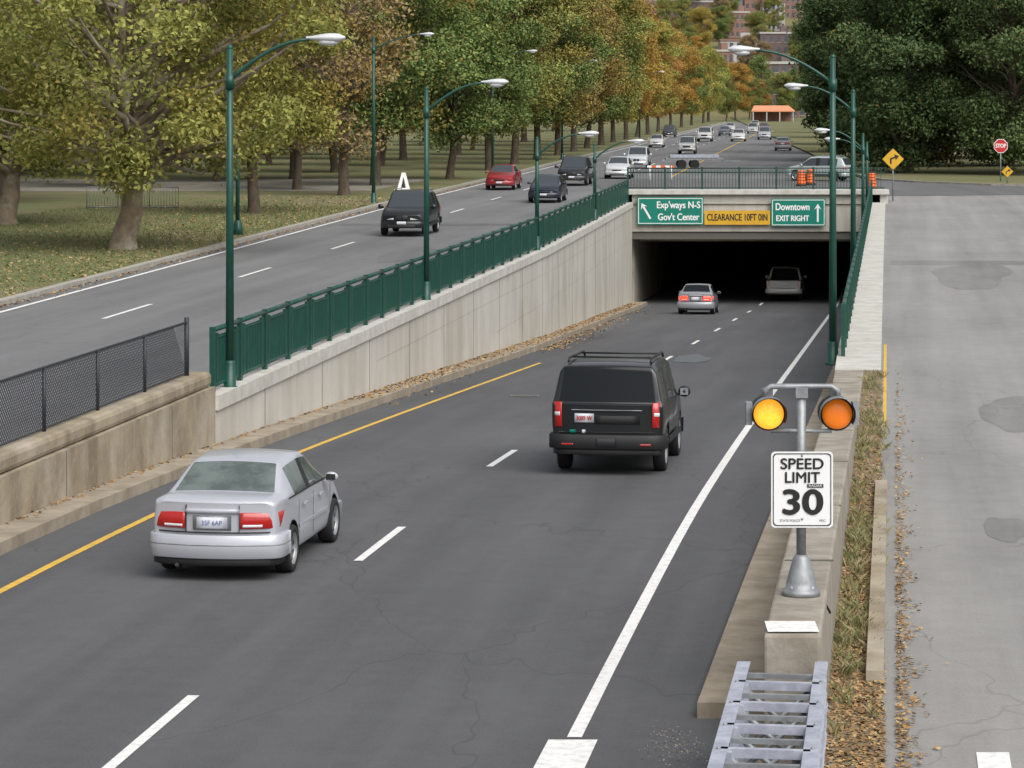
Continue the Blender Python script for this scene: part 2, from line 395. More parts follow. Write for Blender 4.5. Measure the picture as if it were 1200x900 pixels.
# ------------------------------------------------------------ portal and tunnel
w=empty('tunnel_portal')
xl=cx(143)-6.7; xr=cx(143)+5.7
mb=MB(); mb.box(((xl-.6+xr+1)/2,143.6,(.95-1.0)/2),(xr-xl+1.6,1.0,1.95),m_conc); mb.obj('fascia',w,bevel=.02)
mb=MB(); mb.box(((xl-.6+xr+1)/2,143.5,1.08),(xr-xl+1.7,1.3,.26),m_coping); mb.obj('coping',w,bevel=.02)
mb=MB(); mb.box(((xl+xr)/2,143.7,-1.2),(xr-xl,1.0,.4),m_joint); mb.obj('lintel_beam',w)
mb=MB(); mb.box((xl-.25,143.7,-2),(.5,1.2,6.2),m_conc); mb.box((xr+.3,143.7,-2),(.6,1.2,6.2),m_conc); mb.obj('abutments',w)
zc=lambda D:zlow(D)+3.55
wt=empty('tunnel')
T=frange(144.2,330,9)
wall('left_lining',T,lambda D:cx(D)-6.7,lambda D:cx(D)-7.2,lambda D:zc(D)+.3,lambda D:zlow(D)-.3,m_tun,wt)
wall('right_lining',T,lambda D:cx(D)+5.7,lambda D:cx(D)+6.2,lambda D:zc(D)+.3,lambda D:zlow(D)-.3,m_tun,wt)
wall('roof_slab',T,lambda D:cx(D)-6.7,lambda D:cx(D)+5.7,lambda D:zc(D)+.3,zc,m_tun,wt)
mb=MB()
mb.box((cx(330),330.2,-3.5),(14,.3,5),m_black)  # black end wall, painted darkness for the unlit depth of the tunnel
d=147
while d<320:
    mb.box((cx(d)-.5,d,zc(d)-.14),(12.38,.5,.28),m_tun); d+=6
mb.obj('beams_and_dark_end',wt)

# ------------------------------------------------------------ fences
def picket_fence(name,st,fx,fzb,H=1.15,post=2.1):
    e=empty(name); mb=MB(); d0,d1=st
    n=int((d1-d0)/post); 
    P=lambda t:(fx(t),t,fzb(t))
    for i in range(n+1):
        t=d0+(d1-d0)*i/n; x,y,z=P(t)
        mb.box((x,y,z+H/2+.02),(.09,.13,H+.08),m_green,-HD)
        if i<n:
            tn=d0+(d1-d0)*(i+1)/n; q=P(tn)
            for dt in (.30,-.30):
                tt=(t if dt>0 else tn)+dt
                a=P(tt); mb.box((a[0],a[1],a[2]+H/2),(.05,.17,H-.16),m_green,-HD)
            for h,r in ((H,.05),(H-.16,.022),(.12,.03)):
                mb.tube([(x,y,z+h),(q[0],q[1],q[2]+h)],r,m_green,6)
            m=int((tn-t)/.13)
            for j in range(1,m):
                tt=t+(tn-t)*j/m; a=P(tt); mb.box((a[0],a[1],a[2]+.5*(H-.04)),(.03,.04,H-.2),m_green,-HD)
    mb.obj('railing',e); return e
picket_fence('metal_fence',(50.6,142.6),lambda D:cx(D)+uw(D)-.2,lambda D:.55)
picket_fence('metal_fence',(63,142.6),lambda D:cx(D)+5.85,zcop)
e=empty('metal_fence'); mb=MB(); x=xl-.2
while x<xr+.8:
    mb.box((x,143.5,1.78),(.1,.1,1.2),m_dkgreen)
    for j in range(1,12):
        if x+j*.16<xr+.8: mb.box((x+j*.16,143.5,1.75),(.025,.025,1.0),m_dkgreen)
    x+=1.95
for h in (2.32,2.1,1.28): mb.tube([(xl-.2,143.5,h),(xr+.9,143.5,h)],.035,m_dkgreen,6)
mb.obj('railing',e)
e=empty('chain_link_fence'); mb=MB(); fxx=lambda D:cx(D)-5.72
d=49.2
while d>-20:
    mb.tube([(fxx(d),d,.9),(fxx(d),d,1.98)],.03,m_wire,8); d-=2.75
mb.tube([(fxx(49.2),49.2,.9),(fxx(49.2),49.2,2.05)],.045,m_wire,8)
for h in (1.96,1.04): mb.tube([(fxx(-20),-20,h),(fxx(49.2),49.2,h)],.022 if h>1.5 else .01,m_wire,6)
d=20.0
while d<49.2:
    for sg in (1,-1):
        ta,tb=d,d+.9*sg; za,zb=1.04,1.95
        if tb>49.2: f=(49.2-ta)/(tb-ta); tb=49.2; zb=za+(zb-za)*f
        mb.tube([(fxx(ta),ta,za),(fxx(tb),tb,zb)],.0055,m_wire,3,False)
    d+=.085
mb.obj('mesh',e)

# ------------------------------------------------------------ lamps
def street_lamp(loc,H,arm,dirx,name='street_lamp',r=.075):
    e=empty(name,loc); mb=MB()
    mb.tube([(0,0,0),(0,0,.05),(0,0,.06),(0,0,.5),(0,0,.55)],[r*2.1,r*2.1,r*1.6,r*1.45,r*1.15],m_green,12)
    mb.tube([(0,0,.5),(0,0,H)],[r*1.1,r*.75],m_green,12); mb.ell((0,0,H),(r*.8,r*.8,r*.9),m_green)
    mb.tube([(0,0,H-.78),(0,0,H-.5)],[r*1.15,r*1.15],m_green,12)
    p=[]
    for i in range(9):
        t=i/8; p.append((dirx*arm*.78*t,0,H-.62+.78*math.sin(t*math.pi/2)**.9))
    mb.tube(p,[.04-.012*i/8 for i in range(9)],m_green,8)
    mb.obj('pole',e)
    h=MB(); zt=p[-1][2]; x0=dirx*arm*.74
    pr=[(0,.035),(.12,.05),(.25,.085),(.45,.12),(.62,.11),(.74,.03)]
    seg=12; k=h.mi(m_head)
    for (t,rr) in pr:
        for j in range(seg):
            a=2*math.pi*j/seg
            h.v.append((x0+dirx*t,rr*1.25*math.cos(a),zt+.03+rr*.75*math.sin(a)))
    for i in range(len(pr)-1):
        for j in range(seg):
            a=i*seg+j;b=i*seg+(j+1)%seg; h.f.append((a,b,b+seg,a+seg)); h.m.append(k); h.sm.append(True)
    h.ell((x0+dirx*.42,0,zt-.05),(.2,.11,.07),m_clear)
    h.obj('lamp_head',e); return e
street_lamp((cx(51.6)+uw(51.6)-.12,51.6,.5),6.45,1.95,1)
street_lamp((cx(73.8)+uw(73.8)-.12,73.8,.5),5.75,2.0,1)
street_lamp((cx(98)+uw(98)-.2,98,.5),4.05,2.0,1)
street_lamp((cx(122)+uw(122)-.2,122,.5),3.4,2.0,1)
street_lamp((7.6-.14,63.5,-.2),7.15,2.3,-1,r=.085)
street_lamp((cx(85)+5.75,85,0),6.2,1.9,-1,r=.085)
street_lamp((cx(112)+5.75,112,.1),4.4,1.7,-1)
street_lamp((cx(128)+5.75,128,.2),3.7,1.7,-1)
for D in (140,190,240,340): street_lamp((lc(D)-.6,D,ZU+.1),8.5,3.2,1,r=.09)
e=empty('bollard_lamp_post',(-10.75,107,ZU+.12)); mb=MB()
mb.tube([(0,0,0),(0,0,.3),(0,0,.55),(0,0,.6)],[.24,.2,.13,.1],m_green,12); mb.tube([(0,0,.5),(0,0,4.3)],[.09,.065],m_green,10)
mb.ell((0,0,4.45),(.14,.14,.22),m_green); mb.obj('post',e)

# ------------------------------------------------------------ signs on the portal
def gsign(x0,x1,z0,z1,m,name='direction_sign'):
    e=empty(name,((x0+x1)/2,142.86,(z0+z1)/2)); mb=MB(); w_,h_=x1-x0,z1-z0
    mb.box((0,0,0),(w_,.05,h_),m); mb.obj('panel',e)
    if m is m_signg:
        b=MB()
        for a,c in (((0,-.03,h_/2-.07),(w_-.12,.008,.035)),((0,-.03,-h_/2+.07),(w_-.12,.008,.035)),((-w_/2+.07,-.03,0),(.035,.008,h_-.18)),((w_/2-.07,-.03,0),(.035,.008,h_-.18))): b.box(a,c,m_signw)
        b.obj('border',e)
    return e
def arrow(e,x,z,L,ang,mat,y=-.035,wd=.1,head=.3):
    mb=MB(); c,s=math.cos(ang),math.sin(ang)
    def R(a,b): return (x+a*c-b*s,y,z+a*s+b*c)
    mb.face([R(-L/2,-wd/2),R(L/2-head*.6,-wd/2),R(L/2-head*.6,wd/2),R(-L/2,wd/2)],mat)
    mb.face([R(L/2-head,-head*.62),R(L/2,0),R(L/2-head,head*.62),R(L/2-head*.6,0)],mat)
    mb.obj('arrow',e)
s=gsign(6.55,10.02,-.62,.82,m_signg)
text("Exp'ways N-S",s,(.42,-.03,.3),.5,2.25,m_signw,off=.012); text("Gov't Center",s,(.42,-.03,-.33),.5,2.15,m_signw,off=.012)
arrow(s,-1.28,.0,.95,math.radians(120),m_signw)
s=gsign(10.07,13.5,-.62,.12,m_signy,'clearance_sign'); text("CLEARANCE 10FT 0IN",s,(0,-.03,0),.5,3.15,m_signk,off=.010)
s=gsign(13.55,16.4,-.70,.74,m_signg)
text("Downtown",s,(-.3,-.03,.28),.52,1.75,m_signw,off=.012); text("EXIT RIGHT",s,(-.3,-.03,-.32),.42,1.7,m_signw,off=.012)
arrow(s,1.02,-.02,.95,math.pi/2,m_signw)
e=empty('speed_limit_sign',(2.86,27.0,1.09)); mb=MB()
mb.tube([(0,0,0),(0,0,.05),(0,0,.06),(0,0,.14),(0,0,.36),(0,0,.40)],[.19,.19,.16,.145,.085,.06],m_steel_d,16)
for a in range(4): mb.tube([(.14*math.cos(a*1.57+.78),.14*math.sin(a*1.57+.78),.05),(.14*math.cos(a*1.57+.78),.14*math.sin(a*1.57+.78),.1)],.02,m_steel,6)
mb.tube([(0,0,.38),(0,0,2.02)],.048,m_steel_d,14)
mb.tube([(-.36,0,1.98),(-.36,0,2.02),(-.3,0,2.06),(.3,0,2.06),(.36,0,2.02),(.36,0,1.98)],.028,m_steel_d,10)
mb.tube([(-.30,0,1.62),(.30,0,1.62)],.022,m_steel_d,8)
mb.box((0,0,2.0),(.12,.12,.1),m_steel_d)
mb.tube([(.05,.0,.0),(.2,.05,-.02),(.3,.1,-.2)],.012,m_black,6)
mb.obj('post',e)
b=MB(); W,Hh=.305,.375; P_=[]
for (qx,qz,a0) in ((W-.04,Hh-.04,0),(-W+.04,Hh-.04,90),(-W+.04,-Hh+.04,180),(W-.04,-Hh+.04,270)):
    for k in range(5):
        a=math.radians(a0+k*22.5); P_.append((qx+.04*math.cos(a),qz+.04*math.sin(a)))
b.face([(x,-.075,z+1.05) for x,z in P_][::-1],m_signw); b.face([(x,-.07,z+1.05) for x,z in P_],m_steel_d)
ins=[(x*.945,z*.955) for x,z in P_]; ins2=[(x*.915,z*.93) for x,z in P_]
n=len(P_)
for i in range(n):
    j=(i+1)%n; b.face([(ins[i][0],-.079,ins[i][1]+1.05),(ins[j][0],-.079,ins[j][1]+1.05),(ins2[j][0],-.079,ins2[j][1]+1.05),(ins2[i][0],-.079,ins2[i][1]+1.05)],m_signk)
b.box((.13,-.08,1.088),(.16,.004,.035),m_signk)
for zz in (.76,1.385): b.ell((0,-.078,zz),(.012,.008,.012),m_steel_d,8,6)
b.obj('panel',e)
text("SPEED",e,(0,-.081,1.30),.15,.42,m_signk,off=.0035); text("LIMIT",e,(0,-.081,1.165),.15,.34,m_signk,off=.0035)
text("30",e,(0,-.081,.915),.34,.38,m_signk,off=.013); text("STATE POLICE",e,(-.12,-.081,.745),.032,.2,m_signk); text("MDC",e,(.2,-.081,.745),.032,.06,m_signk)
text("RADAR",e,(.13,-.084,1.088),.035,.13,m_signw)
for sx,mm in ((-.325,m_lampon),(.35,m_lampdim)):
    h=MB(); z0=1.79
    h.tube([(sx,-.02,z0),(sx,.2,z0),(sx,.26,z0)],[.168,.168,.09],m_black,24)
    n=20
    for k in range(n):
        a=math.radians(-30+240*k/n);b_=math.radians(-30+240*(k+1)/n)
        for rr,flip in ((.175,0),(.168,1)):
            dk=lambda t:-.20+.08*(1-math.sin(max(0,t)) if 0<t<math.pi else 1)
            q=[(sx+rr*math.cos(a),-.02,z0+rr*math.sin(a)),(sx+rr*math.cos(b_),-.02,z0+rr*math.sin(b_)),(sx+rr*math.cos(b_),dk(b_),z0+rr*math.sin(b_)),(sx+rr*math.cos(a),dk(a),z0+rr*math.sin(a))]
            h.face(q[::-1] if flip else q,m_black if flip else m_steel_d,True)
    h.ell((sx,-.035,z0),(.15,.05,.15),mm,20,12)
    h.box((sx,.1,z0+.2),(.1,.1,.08),m_steel_d)
    h.box((sx+(.19 if sx>0 else -.19),.05,z0),(.06,.16,.22),m_steel_d)
    h.obj('beacon',e)
def diamond(loc,h,sz,name='warning_sign'):
    e=empty(name,loc); mb=MB(); mb.tube([(0,.03,0),(0,.03,h+sz*.6)],.04,m_steel_d,8)
    r=sz*.707
    mb.face([(0,-.02,h-r),(r,-.02,h),(0,-.02,h+r),(-r,-.02,h)],m_signk); r2=r*.95
    mb.face([(0,-.026,h-r2),(r2,-.026,h),(0,-.026,h+r2),(-r2,-.026,h)],m_signy)
    k=sz
    mb.face([(-.2*k,-.032,h-.3*k),(-.09*k,-.032,h-.3*k),(-.09*k,-.032,h),(-.2*k,-.032,h+.05*k)],m_signk)
    mb.face([(-.2*k,-.032,h+.05*k),(-.09*k,-.032,h-.02*k),(.15*k,-.032,h+.07*k),(.12*k,-.032,h+.17*k)],m_signk)
    mb.face([(.08*k,-.032,h+.3*k),(.17*k,-.032,h-.06*k),(.38*k,-.032,h+.2*k)],m_signk)
    mb.obj('sign_body',e)
diamond((20.3,145.5,.5),2.25,.85)
diamond((31.2,172,.62),.75,.55)
e=empty('stop_sign',(31.5,176,.62)); mb=MB(); mb.tube([(0,.04,0),(0,.04,2.6)],.04,m_steel_d,8)
for rr,y,mm in ((.48,-.01,m_signw),(.44,-.016,m_signr)):
    mb.face([(rr*math.cos(math.radians(22.5+45*k)),y,2.3+rr*math.sin(math.radians(22.5+45*k))) for k in range(8)],mm)
mb.obj('sign_body',e); text("STOP",e,(0,-.022,2.3),.36,.66,m_signw,off=.012)
e=empty('sandwich_board_sign',(-6.35,160,.64)); mb=MB()
mb.face([(-.38,-.25,0),(.38,-.25,0),(.11,0,1.0),(-.11,0,1.0)],m_signw); mb.face([(.38,.25,0),(-.38,.25,0),(-.11,0,1.0),(.11,0,1.0)],m_signw)
mb.face([(-.14,-.232,.12),(.14,-.232,.12),(0,-.098,.75)],m_signk)
mb.obj('boards',e)

# ------------------------------------------------------------ crash cushion
e=empty('crash_cushion',(0,0,0)); mb=MB()
gx=lambda D:cx(D)+6.02
def rail(off,z0):
    D0,D1=12,24.75; prof=[(0,0),(.05,.06),(0,.12),(.05,.18),(0,.24),(.05,.3),(0,.34)]; w1=.95
    for (a,za),(b,zb) in zip(prof[:-1],prof[1:]):
        s_=1 if off>0 else -1
        mb.face([(gx(D0)+off+s_*a,D0,z0+za),(gx(D0)+off+s_*b,D0,z0+zb),(gx(D1)+off*w1+s_*b,D1,z0+zb),(gx(D1)+off*w1+s_*a,D1,z0+za)],m_steel,False)
    mb.face([(gx(D0)+off-.06,D0,z0+.345),(gx(D0)+off+.06,D0,z0+.345),(gx(D1)+off*w1+.06,D1,z0+.345),(gx(D1)+off*w1-.06,D1,z0+.345)],m_steel)
for z in (.18,.55): rail(-.37,z); rail(.37,z)
d=12.4
while d<24.7:
    for z in (.86,.25):
        mb.box((gx(d),d,z),(.70,.07,.07),m_steel,-HD)
    for sx in (-.3,.3): mb.box((gx(d)+sx,d,.45),(.07,.08,.85),m_steel)
    mb.tube([(gx(d)-.3,d,.84),(gx(d)+.3,d,.3)],.025,m_steel_d,6); mb.tube([(gx(d)+.3,d,.84),(gx(d)-.3,d,.3)],.025,m_steel_d,6)
    mb.face([(gx(d)-.1,d+.035,.84),(gx(d)+.1,d+.035,.84),(gx(d)+.03,d+.25,.84),(gx(d)-.03,d+.25,.84)],m_steel)
    mb.box((gx(d)+.05,d+.4,.86),(.58,.05,.04),m_steel_d,-HD)
    for sx in (-.37,.37): mb.ell((gx(d)+sx,d,.90),(.018,.018,.012),m_steel_d,6,4)
    d+=.82
mb.obj('frame',e)
mb=MB(); mb.box((cx(20)+6.0,20,.012),(.95,14,.02),m_ledge,-HD); mb.obj('concrete_pad')

# ------------------------------------------------------------ vehicles
SP={}
SP['sedan']=dict(L=4.42,r=.30,ax=(-1.28,1.34),tw=.745,st=[
 (-2.19,.30,.70,.79,.56,.75,.94,.69,.965,.012,.17),(-2.14,.24,.75,.82,.57,.785,.98,.71,1.01,.015,.16),(-1.86,.2,.8,.845,.58,.80,.98,.71,1.03,.02,.08),
 (-1.58,.2,.81,.85,.58,.80,.97,.71,1.02,.03,.03),(-.98,.2,.82,.85,.58,.79,.95,.59,1.335,.035,0),(-.72,.2,.82,.85,.58,.79,.94,.60,1.37,.035,0),
 (-.2,.2,.82,.85,.58,.79,.935,.60,1.385,.035,0),(-.1,.2,.82,.85,.58,.79,.93,.60,1.385,.035,0),(.33,.2,.82,.85,.58,.79,.925,.585,1.345,.035,0),
 (1.08,.2,.81,.85,.57,.78,.91,.68,.95,.04,0),(1.5,.2,.81,.85,.56,.76,.85,.66,.88,.04,-.02),(1.98,.22,.78,.82,.52,.72,.74,.62,.77,.03,-.12),(2.2,.28,.68,.76,.48,.66,.62,.58,.65,.02,-.25)],
 side={4:1,5:1,6:2,7:1,8:1},top={3:1,8:1})
SP['suv']=dict(L=4.85,r=.385,ax=(-1.36,1.5),tw=.82,st=[
 (-2.41,.46,.85,.92,.8,.925,1.15,.88,1.17,.01,.07),(-2.37,.38,.88,.94,.8,.94,1.18,.89,1.2,.01,.06),(-2.24,.32,.9,.95,.8,.94,1.18,.80,1.79,.03,.03),
 (-1.98,.32,.91,.955,.8,.94,1.18,.80,1.845,.035,0),(-1.28,.32,.91,.955,.8,.94,1.17,.80,1.86,.035,0),(-1.18,.32,.91,.955,.8,.94,1.17,.80,1.86,.035,0),
 (-.22,.32,.91,.955,.8,.94,1.16,.80,1.85,.035,0),(-.12,.32,.91,.955,.8,.94,1.16,.80,1.85,.035,0),(.68,.32,.91,.955,.8,.94,1.15,.78,1.79,.03,0),
 (1.22,.32,.91,.95,.8,.92,1.14,.84,1.18,.03,0),(1.85,.32,.9,.945,.8,.90,1.1,.82,1.13,.03,-.03),(2.3,.36,.87,.92,.76,.86,1.02,.78,1.05,.02,-.1),(2.42,.44,.82,.88,.72,.82,.92,.76,.95,.02,-.14)],
 side={3:1,4:2,5:1,6:2,7:1,8:1},top={1:1,8:1})
SP['crossover']=dict(L=4.67,r=.36,ax=(-1.36,1.46),tw=.81,st=[
 (-2.3,.42,.82,.88,.74,.84,1.02,.80,1.05,.01,.12),(-2.25,.34,.86,.91,.74,.86,1.08,.80,1.11,.01,.10),(-1.92,.28,.88,.93,.74,.88,1.10,.70,1.57,.03,.04),
 (-1.66,.28,.89,.935,.74,.885,1.09,.70,1.63,.035,0),(-1.15,.28,.89,.935,.74,.885,1.07,.71,1.68,.035,0),(-1.05,.28,.89,.935,.74,.885,1.07,.71,1.685,.035,0),
 (-.2,.28,.89,.935,.74,.885,1.05,.715,1.70,.035,0),(-.1,.28,.89,.935,.74,.885,1.05,.715,1.70,.035,0),(.42,.28,.89,.935,.74,.88,1.04,.69,1.65,.035,0),
 (1.2,.28,.88,.93,.73,.86,1.04,.76,1.08,.03,0),(1.7,.28,.87,.92,.72,.84,.99,.74,1.03,.035,-.04),(2.12,.32,.84,.90,.68,.78,.90,.70,.93,.02,-.12),(2.32,.40,.76,.84,.62,.70,.76,.66,.79,.02,-.22)],
 side={3:1,4:2,5:1,6:2,7:1,8:1},top={1:1,8:1})
SP['pickup']=dict(L=5.3,r=.38,ax=(-1.6,1.7),tw=.82,st=[
 (-2.64,.5,.85,.90,.8,.9,1.08,.84,1.09,.0,.03),(-2.58,.4,.88,.93,.8,.92,1.12,.86,1.13,.0,.02),(-1.0,.34,.9,.95,.8,.93,1.13,.86,1.14,.0,0),(-.8,.34,.91,.95,.8,.93,1.13,.85,1.15,.01,0),
 (-.66,.32,.91,.955,.8,.93,1.14,.72,1.72,.03,0),(-.5,.32,.91,.955,.8,.93,1.14,.74,1.77,.03,0),(.15,.32,.91,.955,.8,.93,1.14,.74,1.78,.035,0),(.25,.32,.91,.955,.8,.93,1.14,.74,1.78,.035,0),(.8,.32,.91,.955,.8,.93,1.13,.72,1.73,.03,0),
 (1.4,.32,.91,.95,.8,.91,1.12,.8,1.16,.03,0),(2.0,.32,.9,.945,.8,.89,1.08,.8,1.11,.03,-.03),(2.5,.36,.87,.92,.76,.85,1.0,.78,1.03,.02,-.1),(2.64,.44,.82,.88,.72,.82,.9,.76,.93,.02,-.14)],
 side={5:1,6:2,7:1,8:1},top={1:2,2:2,3:1,8:1})
def half(st):
    y,zb,wl,wm,zm,wb,zbt,wt_,zt,cr,bow=st
    k=.88; p6=(wb+(wt_-wb)*k, zbt+(zt-zbt)*k)
    return [(0,zb),(.5*wl,zb),(.92*wl,zb),(wl,zb+.08),(wm,zm),(wb,zbt),p6,(wt_*.93,zt+.01),(wt_*.5,zt+cr*.8),(0,zt+cr)]
bodies={}
def body_mesh(kind):
    if kind in bodies: return bodies[kind]
    sp=SP[kind]; V=[];F=[];MI=[]
    wmax=max(s_[3] for s_ in sp['st'])
    for st in sp['st']:
        h=half(st)
        ring=[(x,z) for x,z in h]+[(-x,z) for x,z in h[8:0:-1]]
        for x,z in ring: V.append((x,st[0]+st[10]*(x/wmax)**2,z))
    n=len(sp['st']); R=18
    def cellj(j): return j if j<9 else 17-j
    for k in range(n-1):
        for j in range(R):
            a=k*R+j;b=k*R+(j+1)%R
            F.append((a,b,b+R,a+R)); c=cellj(j); m=0
            if c<=1: m=2
            if c==5: m=sp['side'].get(k,0)
            if c in (7,8): m=sp['top'].get(k,0)
            MI.append(m)
    def cap(k,flip):
        st=sp['st'][k]; base=k*R
        h=half(st); rows=[[base+2,base+1,base+0,base+17,base+16]]
        for r in (3,4,5,6):
            x,z=h[r]; ids=[base+r]
            for f in (.5,0,-.5):
                V.append((x*f,st[0]+st[10]*(x*f/wmax)**2,z)); ids.append(len(V)-1)
            ids.append(base+18-r); rows.append(ids)
        rows.append([base+7,base+8,base+9,base+10,base+11])
        for i in range(5):
            for j in range(4):
                q=(rows[i][j],rows[i][j+1],rows[i+1][j+1],rows[i+1][j])
                F.append(q if not flip else q[::-1]); MI.append(2 if i==0 else 0)
    cap(0,False); cap(n-1,True)
    me=bpy.data.meshes.new(kind); me.from_pydata(V,[],F)
    for m in (m_steel,m_glass,m_black): me.materials.append(m)
    me.polygons.foreach_set('material_index',MI); me.polygons.foreach_set('use_smooth',[True]*len(F))
    bm=bmesh.new(); bm.from_mesh(me); bmesh.ops.recalc_face_normals(bm,faces=bm.faces)
    cl=bm.edges.layers.float.new('crease_edge'); bm.verts.ensure_lookup_table()
    for e_ in bm.edges:
        a,b=e_.verts[0].index,e_.verts[1].index
        if a<n*R and b<n*R:
            ka,kb=a//R,b//R; ja,jb=a%R,b%R
            if ja==jb:
                jj=ja if ja<10 else 18-ja
                e_[cl]={5:.6,6:.5,7:.45}.get(jj,0)
            elif ka==kb:
                if ka in (0,n-1): e_[cl]=.55
                elif (ka in sp['top'] or ka-1 in sp['top']): 
                    if (ja if ja<10 else 18-ja)>=5: e_[cl]=.65
    bm.to_mesh(me); bm.free()
    o=bpy.data.objects.new('tmp_body',me); col.objects.link(o)
    sm=o.modifiers.new('s','SUBSURF'); sm.levels=3; sm.render_levels=3
    cut=MB(); r=sp['r']
    for y in sp['ax']:
        for sx in (-1,1):
            cut.tube([(sx*(sp['tw']-.16),y,r),(sx*1.2,y,r)],r+.06,m_black,32,smooth=False)
    cut.mats=[m_steel,m_glass,m_black]; cut.m=[2]*len(cut.m)
    co=cut.obj('tmp_cut')
    bm=bmesh.new(); bm.from_mesh(co.data); bmesh.ops.recalc_face_normals(bm,faces=bm.faces); bm.to_mesh(co.data); bm.free()
    bo=o.modifiers.new('b','BOOLEAN'); bo.operation='DIFFERENCE'; bo.object=co; bo.solver='EXACT'
    bpy.context.view_layer.update()
    dg=bpy.context.evaluated_depsgraph_get()
    res=bpy.data.meshes.new_from_object(o.evaluated_get(dg)); res.name=kind+'_body'
    bpy.data.objects.remove(o); bpy.data.objects.remove(co)
    while len(res.materials)<3: res.materials.append(m_black)
    bodies[kind]=res; return res
wheels={}
def wheel_mesh(r):
    if r in wheels: return wheels[r]
    mb=MB(); seg=28
    pr=[(.66*r,-.10),(.94*r,-.105),(r,-.075),(r,.075),(.94*r,.105),(.68*r,.10),(.64*r,.06),(.58*r,.045),(.2*r,.06),(.0001,.07)]
    for rr,x in pr:
        for j in range(seg):
            a=2*math.pi*j/seg; mb.v.append((x,rr*math.cos(a),rr*math.sin(a)))
    kt=mb.mi(m_tyre);kr=mb.mi(m_rim)
    for i in range(len(pr)-1):
        for j in range(seg):
            a=i*seg+j;b=i*seg+(j+1)%seg; mb.f.append((a,b,b+seg,a+seg)); mb.m.append(kt if i<5 else kr); mb.sm.append(True)
    for k in range(7):
        a0=2*math.pi*(k+.22)/7;a1=2*math.pi*(k+.78)/7
        mb.face([(.068,.24*r*math.cos((a0+a1)/2),.24*r*math.sin((a0+a1)/2)),(.066,.57*r*math.cos(a0),.57*r*math.sin(a0)),(.062,.6*r*math.cos((a0+a1)/2),.6*r*math.sin((a0+a1)/2)),(.066,.57*r*math.cos(a1),.57*r*math.sin(a1))],m_black)
    o=mb.obj('tmpw'); me=o.data; bpy.data.objects.remove(o); wheels[r]=me; return me
def plan(t,w,bow):
    if t<=.86: return (w*t,bow*t*t)
    if t<=1.1:
        s_=(t-.86)/.24; p0=(w*.86,bow*.74);p1=(w*.99,bow*.97);p2=(w,bow+.16)
        return tuple((1-s_)**2*a+2*s_*(1-s_)*b+s_*s_*c for a,b,c in zip(p0,p1,p2))
    return (w,bow+.16+(t-1.1)*2)
def patch(mb,t0,t1,z0,z1,w,bow,yend,off,mat,end=-1,n=14,lean=0):
    rows=[]
    for i in range(n+1):
        t=t0+(t1-t0)*i/n; s_=1 if t>=0 else -1; a=abs(t)
        x,y=plan(a,w,bow); x2,y2=plan(a+.01,w,bow); dx,dy=x2-x,y2-y; l=math.hypot(dx,dy); nx,ny=dy/l,-dx/l
        def P(o,z,le=0): 
            return ((x+nx*o)*s_, end*(abs(yend)-(y+ny*o)-le), z)
        rows.append([P(off-.05,z0),P(off-.012,z0),P(off,z0+.012),P(off,z1-.012,lean),P(off-.012,z1,lean),P(off-.05,z1,lean)])
    k=mb.mi(mat); n0=len(mb.v)
    for r_ in rows: mb.v+=r_
    for i in range(n):
        for j in range(5):
            a=n0+i*6+j; mb.f.append((a,a+6,a+7,a+1)); mb.m.append(k); mb.sm.append(1<=j<=3)
    for i in (0,n):
        mb.f.append(tuple(n0+i*6+j for j in range(6))); mb.m.append(k); mb.sm.append(False)
paints={}
def paint(c,metal=.0):
    if c in paints: return paints[c]
    m=M('car_paint',c,.32,metal=metal,coat=.35 if c[0]<.05 else .6); paints[c]=m; return m
